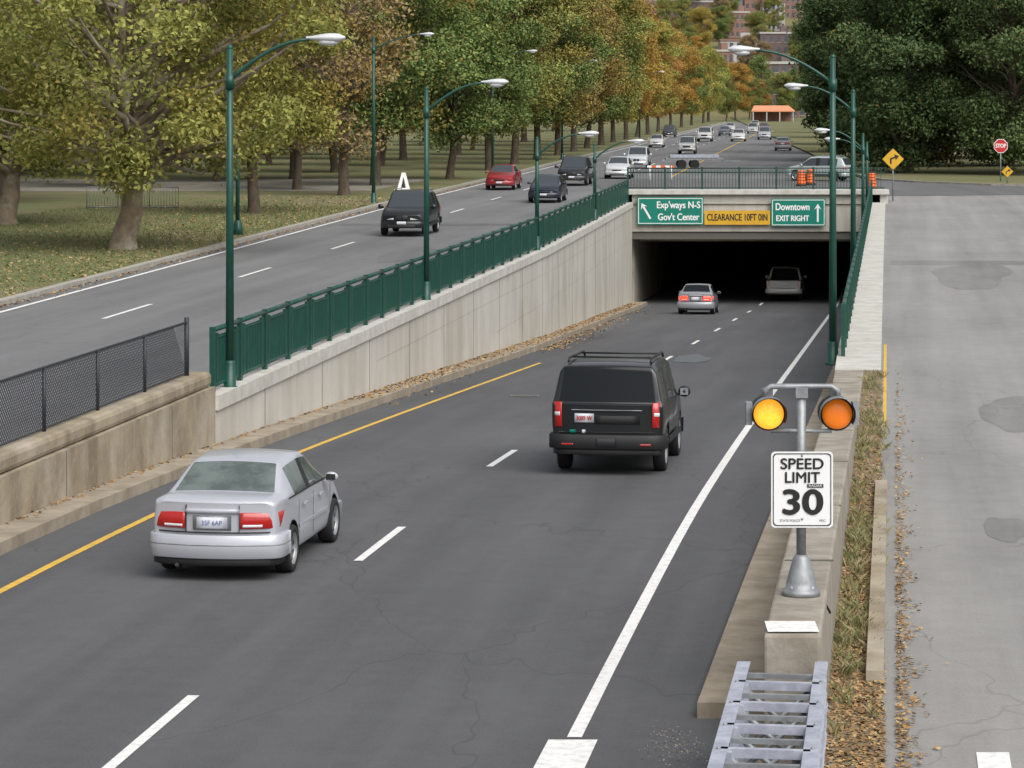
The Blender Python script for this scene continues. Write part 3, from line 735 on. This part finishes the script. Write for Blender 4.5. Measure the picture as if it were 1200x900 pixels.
def vehicle(name,kind,pc,loc,rz,pitch=0,scale=(1,1,1),metal=.2,detail=None,lit=False,glass=None):
    sp=SP[kind]; e=empty(name,loc,(pitch,0,rz),scale); pm=paint(pc,metal)
    me=body_mesh(kind).copy(); me.materials[0]=pm
    if glass: me.materials[1]=glass
    o=bpy.data.objects.new('body',me); col.objects.link(o); o.parent=e
    for i,y in enumerate(sp['ax']):
        for sx in (-1,1):
            wo=bpy.data.objects.new('wheel',wheel_mesh(sp['r'])); col.objects.link(wo); wo.parent=e
            wo.location=(sx*sp['tw'],y,sp['r']); wo.rotation_euler=(0,0,0 if sx>0 else math.pi)
    t=MB(); red=m_redlit if lit else m_red
    if kind=='sedan':
        w_=.81; yr=2.2
        patch(t,-1.25,1.25,.28,.575,w_+.02,.17,yr,.040,pm,n=30); patch(t,-1.2,1.2,.19,.285,w_,.17,yr,.012,m_black)
        patch(t,-1.24,1.24,.445,.458,w_+.02,.17,yr,.043,m_steel_d,n=30)
        patch(t,-1.0,1.0,.605,.613,w_,.17,yr,.010,m_black)
        for s_ in (-1,1):
            patch(t,s_*.44,s_*1.16,.655,.855,w_-.01,.17,yr,.018,red,lean=.02)
            patch(t,s_*.48,s_*.78,.67,.71,w_-.01,.17,yr,.022,m_clear)
            patch(t,s_*.425,s_*.432,.61,.95,w_-.01,.17,yr,.010,m_black,n=1)
        patch(t,-.30,.30,.64,.82,w_,.17,yr,.006,m_steel_d,n=4)
        patch(t,-.24,.24,.655,.80,w_,.17,yr,.016,m_plate,n=4)
        patch(t,-.43,.43,.845,.90,w_,.17,yr,.014,pm)
        t.tube([(-.45,-2.10,.15),(-.45,-2.20,.2)],.025,m_black,8)
        patch(t,-1.2,1.2,.26,.50,w_-.02,.25,2.2,.05,pm,end=1); patch(t,-.6,.6,.28,.36,w_-.02,.25,2.2,.056,m_black,end=1)
        patch(t,-.38,.38,.52,.60,w_-.05,.25,2.2,.02,m_black,end=1); patch(t,-.2,.2,.37,.47,w_,.25,2.2,.06,m_plate,end=1)
        for s_ in (-1,1): patch(t,s_*.46,s_*1.0,.53,.65,w_-.06,.25,2.18,.03,m_clear,end=1,lean=.06)
        for s_ in (-1,1):
            t.ell((s_*.91,.74,.97),(.095,.055,.065),pm); t.box((s_*.91,.69,.97),(.13,.01,.08),m_black)
            t.box((s_*.862,-.62,.80),(.02,.16,.025),pm); t.box((s_*.862,.35,.80),(.02,.16,.025),pm)
            for yy in (-.15,-1.02,.92): t.box((s_*.853,yy,.62),(.004,.008,.55),m_black)
            t.box((s_*.858,-.1,.55),(.012,1.7,.045),pm)
            t.box((s_*.80,-.3,.945),(.012,2.2,.015),m_black)
    else:
        cr=kind=='crossover'; zo=-.09 if cr else 0
        w_=.90 if not cr else .87; yr=sp['st'][0][0]*-1+.01; bw=.07 if not cr else .12
        patch(t,-1.22,1.22,.44+zo,.68+zo,w_+.03,bw,yr,.07,m_black if (pc[0]<.05 and not cr) else pm); patch(t,-1.1,1.1,.34+zo,.445+zo,w_,bw,yr,.03,m_black)
        if kind!='suv' or not detail: patch(t,-.26,.26,.85+zo,.99+zo,w_,bw,yr,.018,m_plate,n=4)
        for s_ in (-1,1):
            patch(t,s_*.83,s_*1.06,.80,{'suv':1.22,'pickup':1.16,'crossover':1.0}[kind],w_+.02,bw,yr,.02,red)
        patch(t,-.9,.9,.715+zo,.723+zo,w_,bw,yr,.015,m_signk)
        yf=sp['st'][-1][0]; bf=.14 if not cr else .22
        patch(t,-1.2,1.2,.40+zo,.66+zo,w_-(.04 if cr else 0),bf,yf,.06,pm,end=1); patch(t,-.62,.62,.41+zo,.53+zo,w_-(.04 if cr else 0),bf,yf,.066,m_black,end=1)
        if cr:
            for s_ in (-1,1): patch(t,s_*.04,s_*.30,.60,.76,w_-.1,bf,yf,.02,m_black,end=1); patch(t,s_*.03,s_*.31,.765,.78,w_-.1,bf,yf,.026,m_chrome,end=1)
        else:
            patch(t,-.42,.42,.70,.88,w_,.14,yf,.02,m_black,end=1); patch(t,-.45,.45,.885,.9,w_,.14,yf,.03,m_chrome,end=1)
        patch(t,-.19,.19,.55+zo,.66+zo,w_,bf,yf,.075,m_plate,end=1)
        for s_ in (-1,1): patch(t,s_*(.5 if not cr else .42),s_*1.0,(.72+zo),.87+zo,w_-(.04 if not cr else .10),bf,yf,.03,m_clear,end=1,lean=.03 if not cr else .06)
        for s_ in (-1,1):
            yy=.95 if kind!='pickup' else 1.05; zm=1.2 if not cr else 1.1
            t.ell((s_*1.05,yy,zm),(.11,.07,.10),m_black if detail else pm); t.box((s_*.96,yy,zm-.05),(.1,.05,.05),m_black)
            t.box((s_*1.05,yy-.055,zm),(.14,.02,.12),m_steel_d)
            for dy in (-.17,-1.22,.86): t.box((s_*(.956 if not cr else .937),dy,.8+zo),(.004,.01,.7),m_signk)
            t.box((s_*(.962 if not cr else .94),-.1,.52+zo),(.03,2.2,.1),m_black)
        if kind=='suv':
            for s_ in (-1,1):
                t.tube([(s_*.70,-1.95,1.87),(s_*.70,-1.8,1.93),(s_*.70,.3,1.93),(s_*.70,.5,1.85)],.022,m_black,8)
            for yy in (-1.5,-.2): t.tube([(-.70,yy,1.93),(.70,yy,1.93)],.018,m_black,6)
        if cr:
            for s_ in (-1,1): t.tube([(s_*.62,-1.7,1.66),(s_*.62,-1.5,1.74),(s_*.62,.1,1.76),(s_*.62,.3,1.69)],.018,m_steel_d,6)
    t.obj('trim',e)
    return e
def on_low(name,kind,pc,D,u,**k):
    sl=(zlow(D+1.5)-zlow(D-1.5))/3
    return vehicle(name,kind,pc,(cx(D)+u,D,zlow(D)+.004),-HD,pitch=math.atan(sl),**k)
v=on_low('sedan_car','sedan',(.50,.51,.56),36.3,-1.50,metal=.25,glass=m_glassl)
text("35F 6AP",v,(0,-2.222,.728),.085,.26,m_plateblue)
v=on_low('suv_car','suv',(.006,.007,.008),48.2,2.20,metal=0,detail='suv_near')
d_=MB()
patch(d_,-.60,-.24,.88,1.03,.9,.07,2.42,.02,m_plate,n=3)
patch(d_,-.70,-.58,.70,.76,.9,.07,2.42,.022,m_signg,n=2); patch(d_,-.46,-.40,.70,.76,.9,.07,2.42,.02,m_plate,n=2)
patch(d_,-.66,.66,1.085,1.095,.9,.07,2.42,.016,m_steel_d,n=8)
patch(d_,-.22,.62,.86,1.0,.9,.07,2.42,.014,m_black,n=6)
for s_ in (-1,1): patch(d_,s_*.86,s_*1.04,.985,1.06,.92,.07,2.42,.024,m_clear); patch(d_,s_*.6,s_*.8,.50,.54,.93,.07,2.42,.075,m_red)
patch(d_,-.18,.18,.47,.62,.93,.07,2.42,.078,m_signk)
d_.tube([(-.1,-2.30,1.27),(.35,-2.32,1.24)],.012,m_black,6)
d_.obj('rear_trim',v)
text("3089 W",v,(-.38,-2.452,.955),.1,.27,m_platetxt,off=.003)
on_low('sedan_car','sedan',(.30,.31,.33),129.5,-2.25,metal=.2,lit=True)
on_low('pickup_truck','pickup',(.55,.55,.53),150.0,1.05,metal=.1)
def onc(name,kind,pc,px,D,sc=1,rz=None,**k):
    return vehicle(name,kind,pc,(px,D,ZU+.03),math.pi-.115 if rz is None else rz,scale=(sc,sc,sc),glass=m_glass2,**k)
onc('suv_car','crossover',(.012,.013,.016),-4.1,110.5,1.02,metal=.1)
onc('sedan_car','sedan',(.015,.02,.035),1.9,145,1.02,metal=.1)
onc('sedan_car','sedan',(.26,.015,.02),-.5,165,1.05,metal=.1)
onc('suv_car','crossover',(.02,.022,.026),4.0,173,1.05,metal=.1)
onc('sedan_car','sedan',(.62,.63,.64),7.35,187,1.05)
onc('suv_car','crossover',(.56,.58,.60),9.9,214,.98)
onc('suv_car','suv',(.5,.5,.5),17.3,269,.92)
onc('sedan_car','sedan',(.6,.6,.6),16.2,305)
onc('suv_car','suv',(.62,.62,.62),24.4,345,1.0)
onc('sedan_car','sedan',(.62,.62,.62),28.8,347,1.1)
onc('sedan_car','sedan',(.1,.11,.12),31.0,398)
onc('suv_car','crossover',(.4,.42,.45),33.5,362,.98)
onc('sedan_car','sedan',(.1,.02,.02),41.5,450)
onc('suv_car','crossover',(.5,.5,.5),37.5,425,.95)
onc('sedan_car','sedan',(.5,.5,.5),36,450)
onc('suv_car','crossover',(.05,.06,.07),22.2,385,1)
onc('sedan_car','sedan',(.55,.5,.42),44.5,500)
onc('sedan_car','sedan',(.35,.36,.37),28.4,286,1.0,rz=-.12)
onc('suv_car','crossover',(.42,.48,.47),20.4,181,.95,rz=math.radians(62),metal=.2)
def barrel(x,y):
    e=empty('traffic_barrel',(x,y,ZU+.03)); mb=MB()
    zs=[0,.08,.1,.3,.3,.48,.48,.66,.66,.84,.84,.98]; rs=[.34,.34,.28,.275,.27,.265,.26,.255,.25,.245,.24,.22]
    for i in range(len(zs)-1):
        m=m_black if i<2 else (m_signw if i in (5,9) else m_signo)
        if abs(zs[i]-zs[i+1])<1e-6: continue
        mb.tube([(0,0,zs[i]),(0,0,zs[i+1])],[rs[i],rs[i+1]],m,12)
    mb.obj('drum',e)
for x,y in ((18.0,170),(18.8,172),(21.6,164)): barrel(x,y)
def barricade(x,y,w_=1.8):
    e=empty('barricade',(x,y,ZU+.03)); mb=MB()
    for k in range(6): mb.box((-w_/2+w_*(k+.5)/6,0,.88),(w_/6,.03,.2),m_signo if k%2 else m_signw)
    for s_ in (-1,1):
        mb.tube([(s_*w_*.4,.3,0),(s_*w_*.4,.02,.95)],.03,m_signw,6); mb.tube([(s_*w_*.4,-.3,0),(s_*w_*.4,-.02,.95)],.03,m_signw,6)
    mb.obj('rails',e)
barricade(9.9,182)
e=empty('utility_trailer',(14.2,213,ZU)); mb=MB(); mb.box((0,0,.75),(4.5,2,.14),m_steel_d); mb.box((0,0,.98),(3.8,1.6,.22),m_steel)
for x in (-1,0): 
    for y in (-.9,.9): mb.tube([(x,y-.1,.36),(x,y+.1,.36)],.36,m_tyre,16)
mb.box((2.9,0,.6),(1.5,.12,.1),m_steel_d); mb.obj('bed',e)
e=empty('crowd_barrier',(-18.2,131,ZU+.13)); mb=MB()
for k in range(3):
    x0=-2.2+k*1.5
    mb.tube([(x0,0,.15),(x0,0,1.1),(x0+1.4,0,1.1),(x0+1.4,0,.15),(x0,0,.15)],.03,m_steel_d,6)
    for j in range(1,10): mb.tube([(x0+j*.14,0,.15),(x0+j*.14,0,1.1)],.014,m_steel_d,5)
    for xx in (x0+.2,x0+1.2): mb.box((xx,0,.06),(.05,.6,.04),m_steel_d)
mb.obj('rails',e)

# ------------------------------------------------------------ trees
def tree_mesh(name,H,tr,cb,R,ncl,lpc,ls,seed,clr=1.3,bark=m_bark,trunk_top=.8,tintp=.08,limb=.32,leaf=None):
    rng=np.random.default_rng(seed); mb=MB(); mb.mi(bark)
    tp=[];n=7; jx=jy=0
    for i in range(n+1):
        t=i/n; tp.append((jx,jy,t*H*trunk_top)); jx+=rng.normal(0,.12*tr*2); jy+=rng.normal(0,.12*tr*2)
    mb.tube([(0,0,-.2),(0,0,.0),(0,0,.45)]+tp[1:],[tr*1.4,tr*1.25,tr*1.02]+[tr*(1-.8*(i/n)) for i in range(1,n+1)],bark,10)
    def trunk_at(z):
        t=min(max(z/(H*trunk_top)*n,0),n-.001); i=int(t); f=t-i
        return Vector(tp[i]).lerp(Vector(tp[i+1]),f)
    C=[]
    zc_=cb+(H-cb)*.48; hz=(H-cb)*.54
    for k in range(ncl):
        a=rng.uniform(0,2*math.pi); u=rng.uniform(-.95,1); z=zc_+u*hz
        rm=R*math.sqrt(max(0,1-u*u*.92))*(.8+.35*math.sin(3*a+seed)*.5+.2*rng.random())
        r=rm*rng.random()**.45
        C.append(Vector((r*math.cos(a),r*math.sin(a),z)))
    for c in C:
        rr=math.hypot(c.x,c.y); z0=max(cb*.75,min(c.z-rr*rng.uniform(.5,.9),H*trunk_top*.95)); p0=trunk_at(z0)
        m1=p0.lerp(c,.4)+Vector((rng.normal(0,.3),rng.normal(0,.3),rr*.05+rng.normal(0,.25))); m2=p0.lerp(c,.75)+Vector((rng.normal(0,.3),rng.normal(0,.3),rng.normal(0,.25)))
        r0=tr*limb*(1-.6*z0/H)*(.6+.8*rng.random())
        mb.tube([p0,m1,m2,c],[r0,r0*.65,r0*.35,.02],bark,5,False)
    nb=len(mb.v); Nl=ncl*lpc
    cen=np.repeat(np.array([list(c) for c in C]),lpc,0)
    csz=np.repeat(rng.uniform(.6,1.25,ncl)*clr,lpc)
    dv=rng.normal(0,1,(Nl,3)); dv/=np.linalg.norm(dv,axis=1)[:,None]; dv*=(rng.random(Nl)**.5)[:,None]*1.25
    pos=cen+dv*csz[:,None]*np.array([1,1,.62])+rng.normal(0,.12,(Nl,3))
    nrm=rng.normal(0,1,(Nl,3))+np.array([0,0,.9]); nrm/=np.linalg.norm(nrm,axis=1)[:,None]
    t1=np.cross(nrm,rng.normal(0,1,(Nl,3))); t1/=np.linalg.norm(t1,axis=1)[:,None]; t2=np.cross(nrm,t1)
    s=ls*rng.uniform(.6,1.3,Nl)[:,None]
    q=np.stack([pos-t1*s,pos-t2*s*.55+nrm*s*.12,pos+t1*s,pos+t2*s*.55+nrm*s*.12],1).reshape(-1,3)
    V=np.concatenate([np.array(mb.v),q]); ids=(nb+np.arange(Nl*4)).reshape(-1,4)
    F=mb.f+[tuple(r) for r in ids.tolist()]
    me=bpy.data.meshes.new(name); me.from_pydata(V.tolist(),[],F); me.materials.append(bark); me.materials.append(leaf or m_leaf0)
    me.polygons.foreach_set('material_index',[0]*len(mb.f)+[1]*Nl)
    me.polygons.foreach_set('use_smooth',[True]*len(mb.f)+[False]*Nl)
    sh=np.ones(len(V)); cs=np.repeat(rng.uniform(.7,1.3,ncl),lpc)*rng.uniform(.8,1.2,Nl); sh[nb:]=np.repeat(cs,4)
    ti=np.zeros(len(V)); ct=np.repeat((rng.random(ncl)<tintp)*rng.uniform(.2,.6,ncl),lpc)+(rng.random(Nl)<tintp)*.5; ti[nb:]=np.repeat(np.clip(ct,0,.8),4)
    for nm,ar in (('shade',sh),('tint',ti)):
        at=me.attributes.new(nm,'FLOAT','POINT'); at.data.foreach_set('value',ar.astype(np.float32))
    me.update(); return me
def tree(me,name,x,y,sc,c,rz=None,z=ZU+.1,sz=None):
    o=bpy.data.objects.new(name,me); col.objects.link(o); o.location=(x,y,z); o.rotation_euler=(0,0,random.uniform(0,6.28) if rz is None else rz)
    o.scale=(sc,sc,sz or sc); o.color=(*c,1); return o
plane=tree_mesh('plane_tree_mesh',13.5,.46,3.0,7.8,105,500,.108,3,clr=1.25,bark=m_barkp,tintp=.12,trunk_top=.7,limb=.40,leaf=m_leaf)
TM=[tree_mesh('tree_mesh',16,.30,3.8,5.0,80,520,.14,11,1.4),tree_mesh('tree_mesh',17,.33,4.2,5.6,85,520,.14,12,1.5,tintp=.16),
    tree_mesh('tree_mesh',15,.27,3.2,4.6,70,520,.14,13,1.4),tree_mesh('tree_mesh',18,.32,4.5,5.2,85,520,.14,14,1.5,tintp=.22)]
TR=[tree_mesh('tree_mesh',16,.35,1.6,6.0,110,520,.15,21,1.5,tintp=.02),tree_mesh('tree_mesh',18,.38,2.0,6.2,110,520,.15,22,1.5,tintp=.02)]
sparse=tree_mesh('tree_mesh',15,.33,3.0,5.0,70,120,.14,31,1.4,tintp=.5)
G1=(.155,.21,.07);G2=(.21,.24,.075);G3=(.29,.285,.08);G4=(.12,.175,.065);O1=(.42,.22,.08);BR=(.26,.20,.12);Y1=(.38,.30,.08);O2=(.42,.25,.07)
tree(plane,'plane_tree',-13.8,97,1.0,(.30,.31,.095),rz=.4)
tree(plane,'plane_tree',-21.5,116,.95,(.24,.27,.08),rz=2.0)
for x,y,k,sc,c in ((-12,127,1,.85,G3),(-9.3,151,'s',.95,BR),(-12.6,160,0,.9,BR),(-4.1,181,2,1.0,G1),(-8.4,168,1,1.0,G1),(-1.7,203,0,1.0,G1),(.2,222,3,1.0,G2),(2.2,238,1,.98,G1),(4.3,256,0,1.05,(.27,.22,.09)),(6.2,274,3,1.0,(.30,.22,.08)),(8,292,2,1.1,G1),(10.2,312,1,1.05,G2),(12.3,332,0,1.0,G3),(14.8,354,3,1.0,O2),(17.3,378,2,1.0,Y1),(20,402,1,.95,G3),(23,430,0,.92,O1),(27,465,3,.9,O2),(31,500,1,.88,G1),(35.5,540,2,.95,Y1),(41,585,0,.95,G3),(45,625,1,.9,G2)):
    tree(sparse if k=='s' else TM[k],'tree',x,y,sc,c)
cols=[G1,G2,G1,G4,G2,G1,G4,BR,G2]
D=184
while D<360:
    x=lc(D)-12
    while x>-.20*D-4:
        tree(random.choice(TM),'tree',x+random.uniform(-2.5,2.5),D+random.uniform(-4,4),random.uniform(.85,1.15),random.choice(cols))
        x-=random.uniform(9.5,13)
    D+=16+(D-182)*.09
for x,y in ((-26,140),(-31,152),(-24,165),(-34,170),(-19,176),(-28,190)):
    tree(random.choice(TM),'tree',x,y,1,random.choice([G2,G3,G2]))
DG=(.08,.118,.05);DG2=(.10,.14,.058)
for x,y,k,sc in ((28.5,196,0,1.0),(35,192,1,.95),(42,198,0,1.0),(31.5,214,1,1.05),(39,216,0,1.05),(47,214,1,1.05),(30.5,236,0,1.05),(36,244,1,1.1),(45,240,0,1.1),(34.5,270,1,1.1),(42,285,0,1.1),(52,275,1,1.1),(39,315,0,1.1),(45,370,1,1.05),(53,420,1,1.0),(62,460,0,1.0),(70,500,1,1.0)):
    tree(TR[k],'tree',x,y,sc,random.choice([DG,DG2]))
# ------------------------------------------------------------ distant city on its hill
def hz_(x,y):
    r=max(0,min(1,(y-780)/520)); r=r*r*(3-2*r)
    return .4+44*r*max(0,min(1,(x+350)/350))
mb=MB(); k=mb.mi(m_hill); nx,ny=34,16
for j in range(ny):
    for i in range(nx):
        x=-400+i*45; y=770+j*60; mb.v.append((x,y,hz_(x,y)+.1+ (1.5*math.sin(x*.03)*math.cos(y*.02) if y>840 else 0)))
for j in range(ny-1):
    for i in range(nx-1):
        a=j*nx+i; mb.f.append((a,a+1,a+nx+1,a+nx)); mb.m.append(k); mb.sm.append(True)
mb.obj('hill')
def building(x,y,w_,dp,h,mat,fl_,cl,name='brick_building',z0=None):
    z0=hz_(x,y)-1 if z0 is None else z0
    e=empty(name,(x,y,z0)); mb=MB(); mb.box((0,0,h/2),(w_,dp,h),mat); mb.box((0,0,h+.35),(w_+.6,dp+.6,.7),m_stone if mat is not m_stone else m_brick)
    mb.box((w_*.2,0,h+1.9),(w_*.25,dp*.3,2.4),mat)
    mb.obj('walls',e); wn=MB()
    fh=h/fl_
    for i in range(fl_):
        for j in range(cl):
            xx=-w_/2+w_*(j+.5)/cl
            wn.box((xx,-dp/2-.02,fh*(i+.52)),(w_/cl*.5,.1,fh*.55),m_win); wn.box((xx,-dp/2-.08,fh*(i+.52)-fh*.3),(w_/cl*.58,.16,.14),m_stone)
    wn.obj('windows',e)
building(74,760,10,14,15,m_brickd,5,4,z0=.4); building(88,790,12,12,11,m_brick,4,5,z0=.4)
e=empty('market_canopy',(60,630,.5)); mb=MB()
mb.face([(-5,-3,2.6),(5,-3,2.6),(4,2,3.8),(-4,2,3.8)],m_awning); mb.box((0,0,2.5),(10,6,.25),m_awning); mb.box((0,2,1.2),(9,2,2.4),m_brick)
for x in (-4.6,-1.5,1.5,4.6): mb.box((x,-2.8,1.2),(.25,.25,2.4),m_stone)
mb.obj('canopy',e)
for row,(yy,n_) in enumerate(((980,9),(1120,11),(1290,15))):
    for i in range(n_):
        x=38+i*16+random.uniform(-4,4)+row*6; y=yy+random.uniform(-30,30); h=random.uniform(10,15)
        building(x,y,random.uniform(9,14),12,h,random.choice([m_brick,m_brickd,m_brick,m_stone] if row<2 else [m_brick,m_brickd]),int(h/3.4),5)
building(78,1350,26,16,20,m_stone,6,9,'office_building')
for i in range(95):
    x=random.uniform(36,200); y=random.choice([random.uniform(700,940),random.uniform(950,1260)])
    if y<760 and x<62: continue
    tree(random.choice(TM),'tree',x,y,random.uniform(.7,1.05),random.choice([G1,G2,O1,BR,G4,O2,G2,Y1]),z=hz_(x,y))
for x,y,c in ((51,650,G2),(55,672,O2),(60,690,G1),(66,668,G2),(72,655,G1),(47,655,G3),(79,660,G2),(64,705,O1)): tree(random.choice(TM),'tree',x,y,random.uniform(.6,.8),c)
for i in range(22):
    tree(random.choice(TM),'tree',-140+i*7,random.uniform(400,460),random.uniform(1.2,1.4),random.choice([G1,G2,G4]))

# ------------------------------------------------------------ litter and weeds
def scatter(name,pts,size,mats,tilt=.35,up=False,seed=1,asp=.6,wd0=.012):
    rng=np.random.default_rng(seed); n=len(pts); pos=np.array(pts)
    if up:
        az=rng.uniform(0,2*np.pi,n); h=size*rng.uniform(.4,1.3,n); wd=wd0*(1+.3*rng.random(n))
        dx=np.cos(az);dy=np.sin(az); lean=rng.normal(0,.5,(n,2))*h[:,None]
        a=pos+np.stack([-dx*wd,-dy*wd,0*h],1); b=pos+np.stack([dx*wd,dy*wd,0*h],1); c=pos+np.stack([lean[:,0],lean[:,1],h],1)
        m_=pos+np.stack([lean[:,0]*.35+dx*wd*.7,lean[:,1]*.35+dy*wd*.7,h*.6],1)
        q=np.stack([a,b,m_,c],1).reshape(-1,3)
    else:
        nr=np.stack([rng.normal(0,tilt,n),rng.normal(0,tilt,n),np.ones(n)],1); nr/=np.linalg.norm(nr,axis=1)[:,None]
        t1=np.cross(nr,rng.normal(0,1,(n,3))); t1/=np.linalg.norm(t1,axis=1)[:,None]; t2=np.cross(nr,t1); s=size*rng.uniform(.5,1.3,n)[:,None]
        pos=pos+np.array([0,0,size*.25])
        q=np.stack([pos-t1*s,pos-t2*s*asp,pos+t1*s,pos+t2*s*asp],1).reshape(-1,3)
    me=bpy.data.meshes.new(name); me.from_pydata(q.tolist(),[],np.arange(n*4).reshape(-1,4).tolist())
    for m in mats: me.materials.append(m)
    me.polygons.foreach_set('material_index',rng.integers(0,len(mats),n)); me.update()
    o=bpy.data.objects.new(name,me); col.objects.link(o); return o
lm=[M('dry_leaf',c,.9) for c in ((.34,.20,.08),(.24,.14,.06),(.42,.29,.13),(.17,.10,.05))]
gm=[M('grass_blade',c,.9) for c in ((.15,.17,.06),(.26,.22,.11),(.33,.28,.15),(.17,.18,.07),(.29,.24,.13))]
gl=[M('lawn_blade',c,.9) for c in ((.12,.155,.045),(.14,.17,.055),(.16,.17,.06),(.20,.18,.08))]
R=random
pts=[]
for i in range(4200):
    D=R.uniform(62,141); w0=uw(D); u=w0+abs(R.gauss(0,.35))+.03
    z=zlow(D)+(.175 if u<lin([(50,-4.85),(90,-4.75),(143,-5.9)])(D) else .006); pts.append((cx(D)+u,D,z))
for i in range(350):
    D=R.uniform(25,62); u=-5.38+abs(R.gauss(0,.1)); pts.append((cx(D)+u,D,zlow(D)+.175))
for i in range(900):
    D=90+abs(R.gauss(0,18)); 
    if D<143: pts.append((cx(D)+lin([(90,-4.7),(143,-5.8)])(D)+abs(R.gauss(0,.4)),D,zlow(D)+.008))
scatter('fallen_leaves',pts,.045,lm,seed=2)
pts=[]
for i in range(12000):
    D=20+abs(R.gauss(0,16)); 
    if D>60: continue
    u=R.uniform(6.38,lin([(0,7.1),(50,6.8)])(D)) if R.random()<.82 else 7.05+abs(R.gauss(0,.12))*(.5+.8*math.sin(D*1.7)**2); pts.append((cx(D)+u,D,zr(D)+.022))
scatter('fallen_leaves',pts,.03,lm,seed=3)
pts=[]
for i in range(150):
    D0=R.choice([R.uniform(25,60),R.gauss(31,1.2),R.gauss(37,1.6),R.gauss(48,3)]); u0=R.choice([R.uniform(6.42,6.58),R.uniform(6.42,6.85)])
    if D0>60 or D0<25: continue
    hh=R.randint(10,34)
    for k in range(hh):
        pts.append((cx(D0)+u0+R.gauss(0,.05),D0+R.gauss(0,.12),zr(D0)+.01))
scatter('weeds',pts,.13,gm,up=True,seed=4,wd0=.006)
pts=[(lc(D)-.3-abs(R.gauss(0,5)),D,ZU+.14) for D in [R.uniform(62,150) for i in range(6500)]]
scatter('fallen_leaves',pts,.065,lm[:3]+[gm[2]],seed=5)
pts=[(lc(D)+abs(R.gauss(0,.2)),D,ZU+.01) for D in [R.uniform(60,180) for i in range(2000)]]
scatter('fallen_leaves',pts,.05,lm,seed=6)
pts=[]
for i in range(30000):
    D=R.uniform(62,135); pts.append((lc(D)-.35-R.uniform(0,14),D,ZU+.13))
scatter('grass_tufts',pts,.10,gl,up=True,seed=8)
pts=[(cx(25.4)+5.0+R.gauss(0,.16),25.2+R.gauss(0,.45),.006) for i in range(350)]
scatter('gravel_debris',pts,.011,[m_curb,m_ledge,m_front],seed=9)

bpy.context.view_layer.update()
for o,w_ in texts:
    dx=o.dimensions.x
    if dx>1e-4: o.scale=(w_/dx,1,1)

# ------------------------------------------------------------ light, camera
el,az=math.radians(50),math.radians(148)
W_=bpy.data.worlds.new("World"); scene.world=W_; W_.use_nodes=True
nt=W_.node_tree; bg=nt.nodes['Background']; sky=nt.nodes.new('ShaderNodeTexSky'); sky.sky_type='NISHITA'; sky.sun_disc=False
sky.sun_elevation=el; sky.sun_rotation=az; sky.air_density=1.0; sky.dust_density=4
hs=nt.nodes.new('ShaderNodeHueSaturation'); hs.inputs['Saturation'].default_value=.28
nt.links.new(sky.outputs[0],hs.inputs['Color']); nt.links.new(hs.outputs[0],bg.inputs['Color']); bg.inputs['Strength'].default_value=.15
sl=bpy.data.lights.new('sun','SUN'); sl.energy=2.5; sl.angle=math.radians(60); sl.color=(1,.975,.94)
so=bpy.data.objects.new('sun',sl); col.objects.link(so)
dirv=Vector((math.sin(az)*math.cos(el),math.cos(az)*math.cos(el),math.sin(el)))
so.rotation_euler=dirv.to_track_quat('Z','Y').to_euler(); so.location=(0,0,60)
cam=bpy.data.cameras.new('camera'); co=bpy.data.objects.new('camera',cam); col.objects.link(co)
co.location=(0,0,6); co.rotation_euler=(math.pi/2,0,0); cam.sensor_width=36; cam.lens=96; cam.shift_y=-335/1200; cam.clip_end=6000; cam.clip_start=.5
scene.camera=co
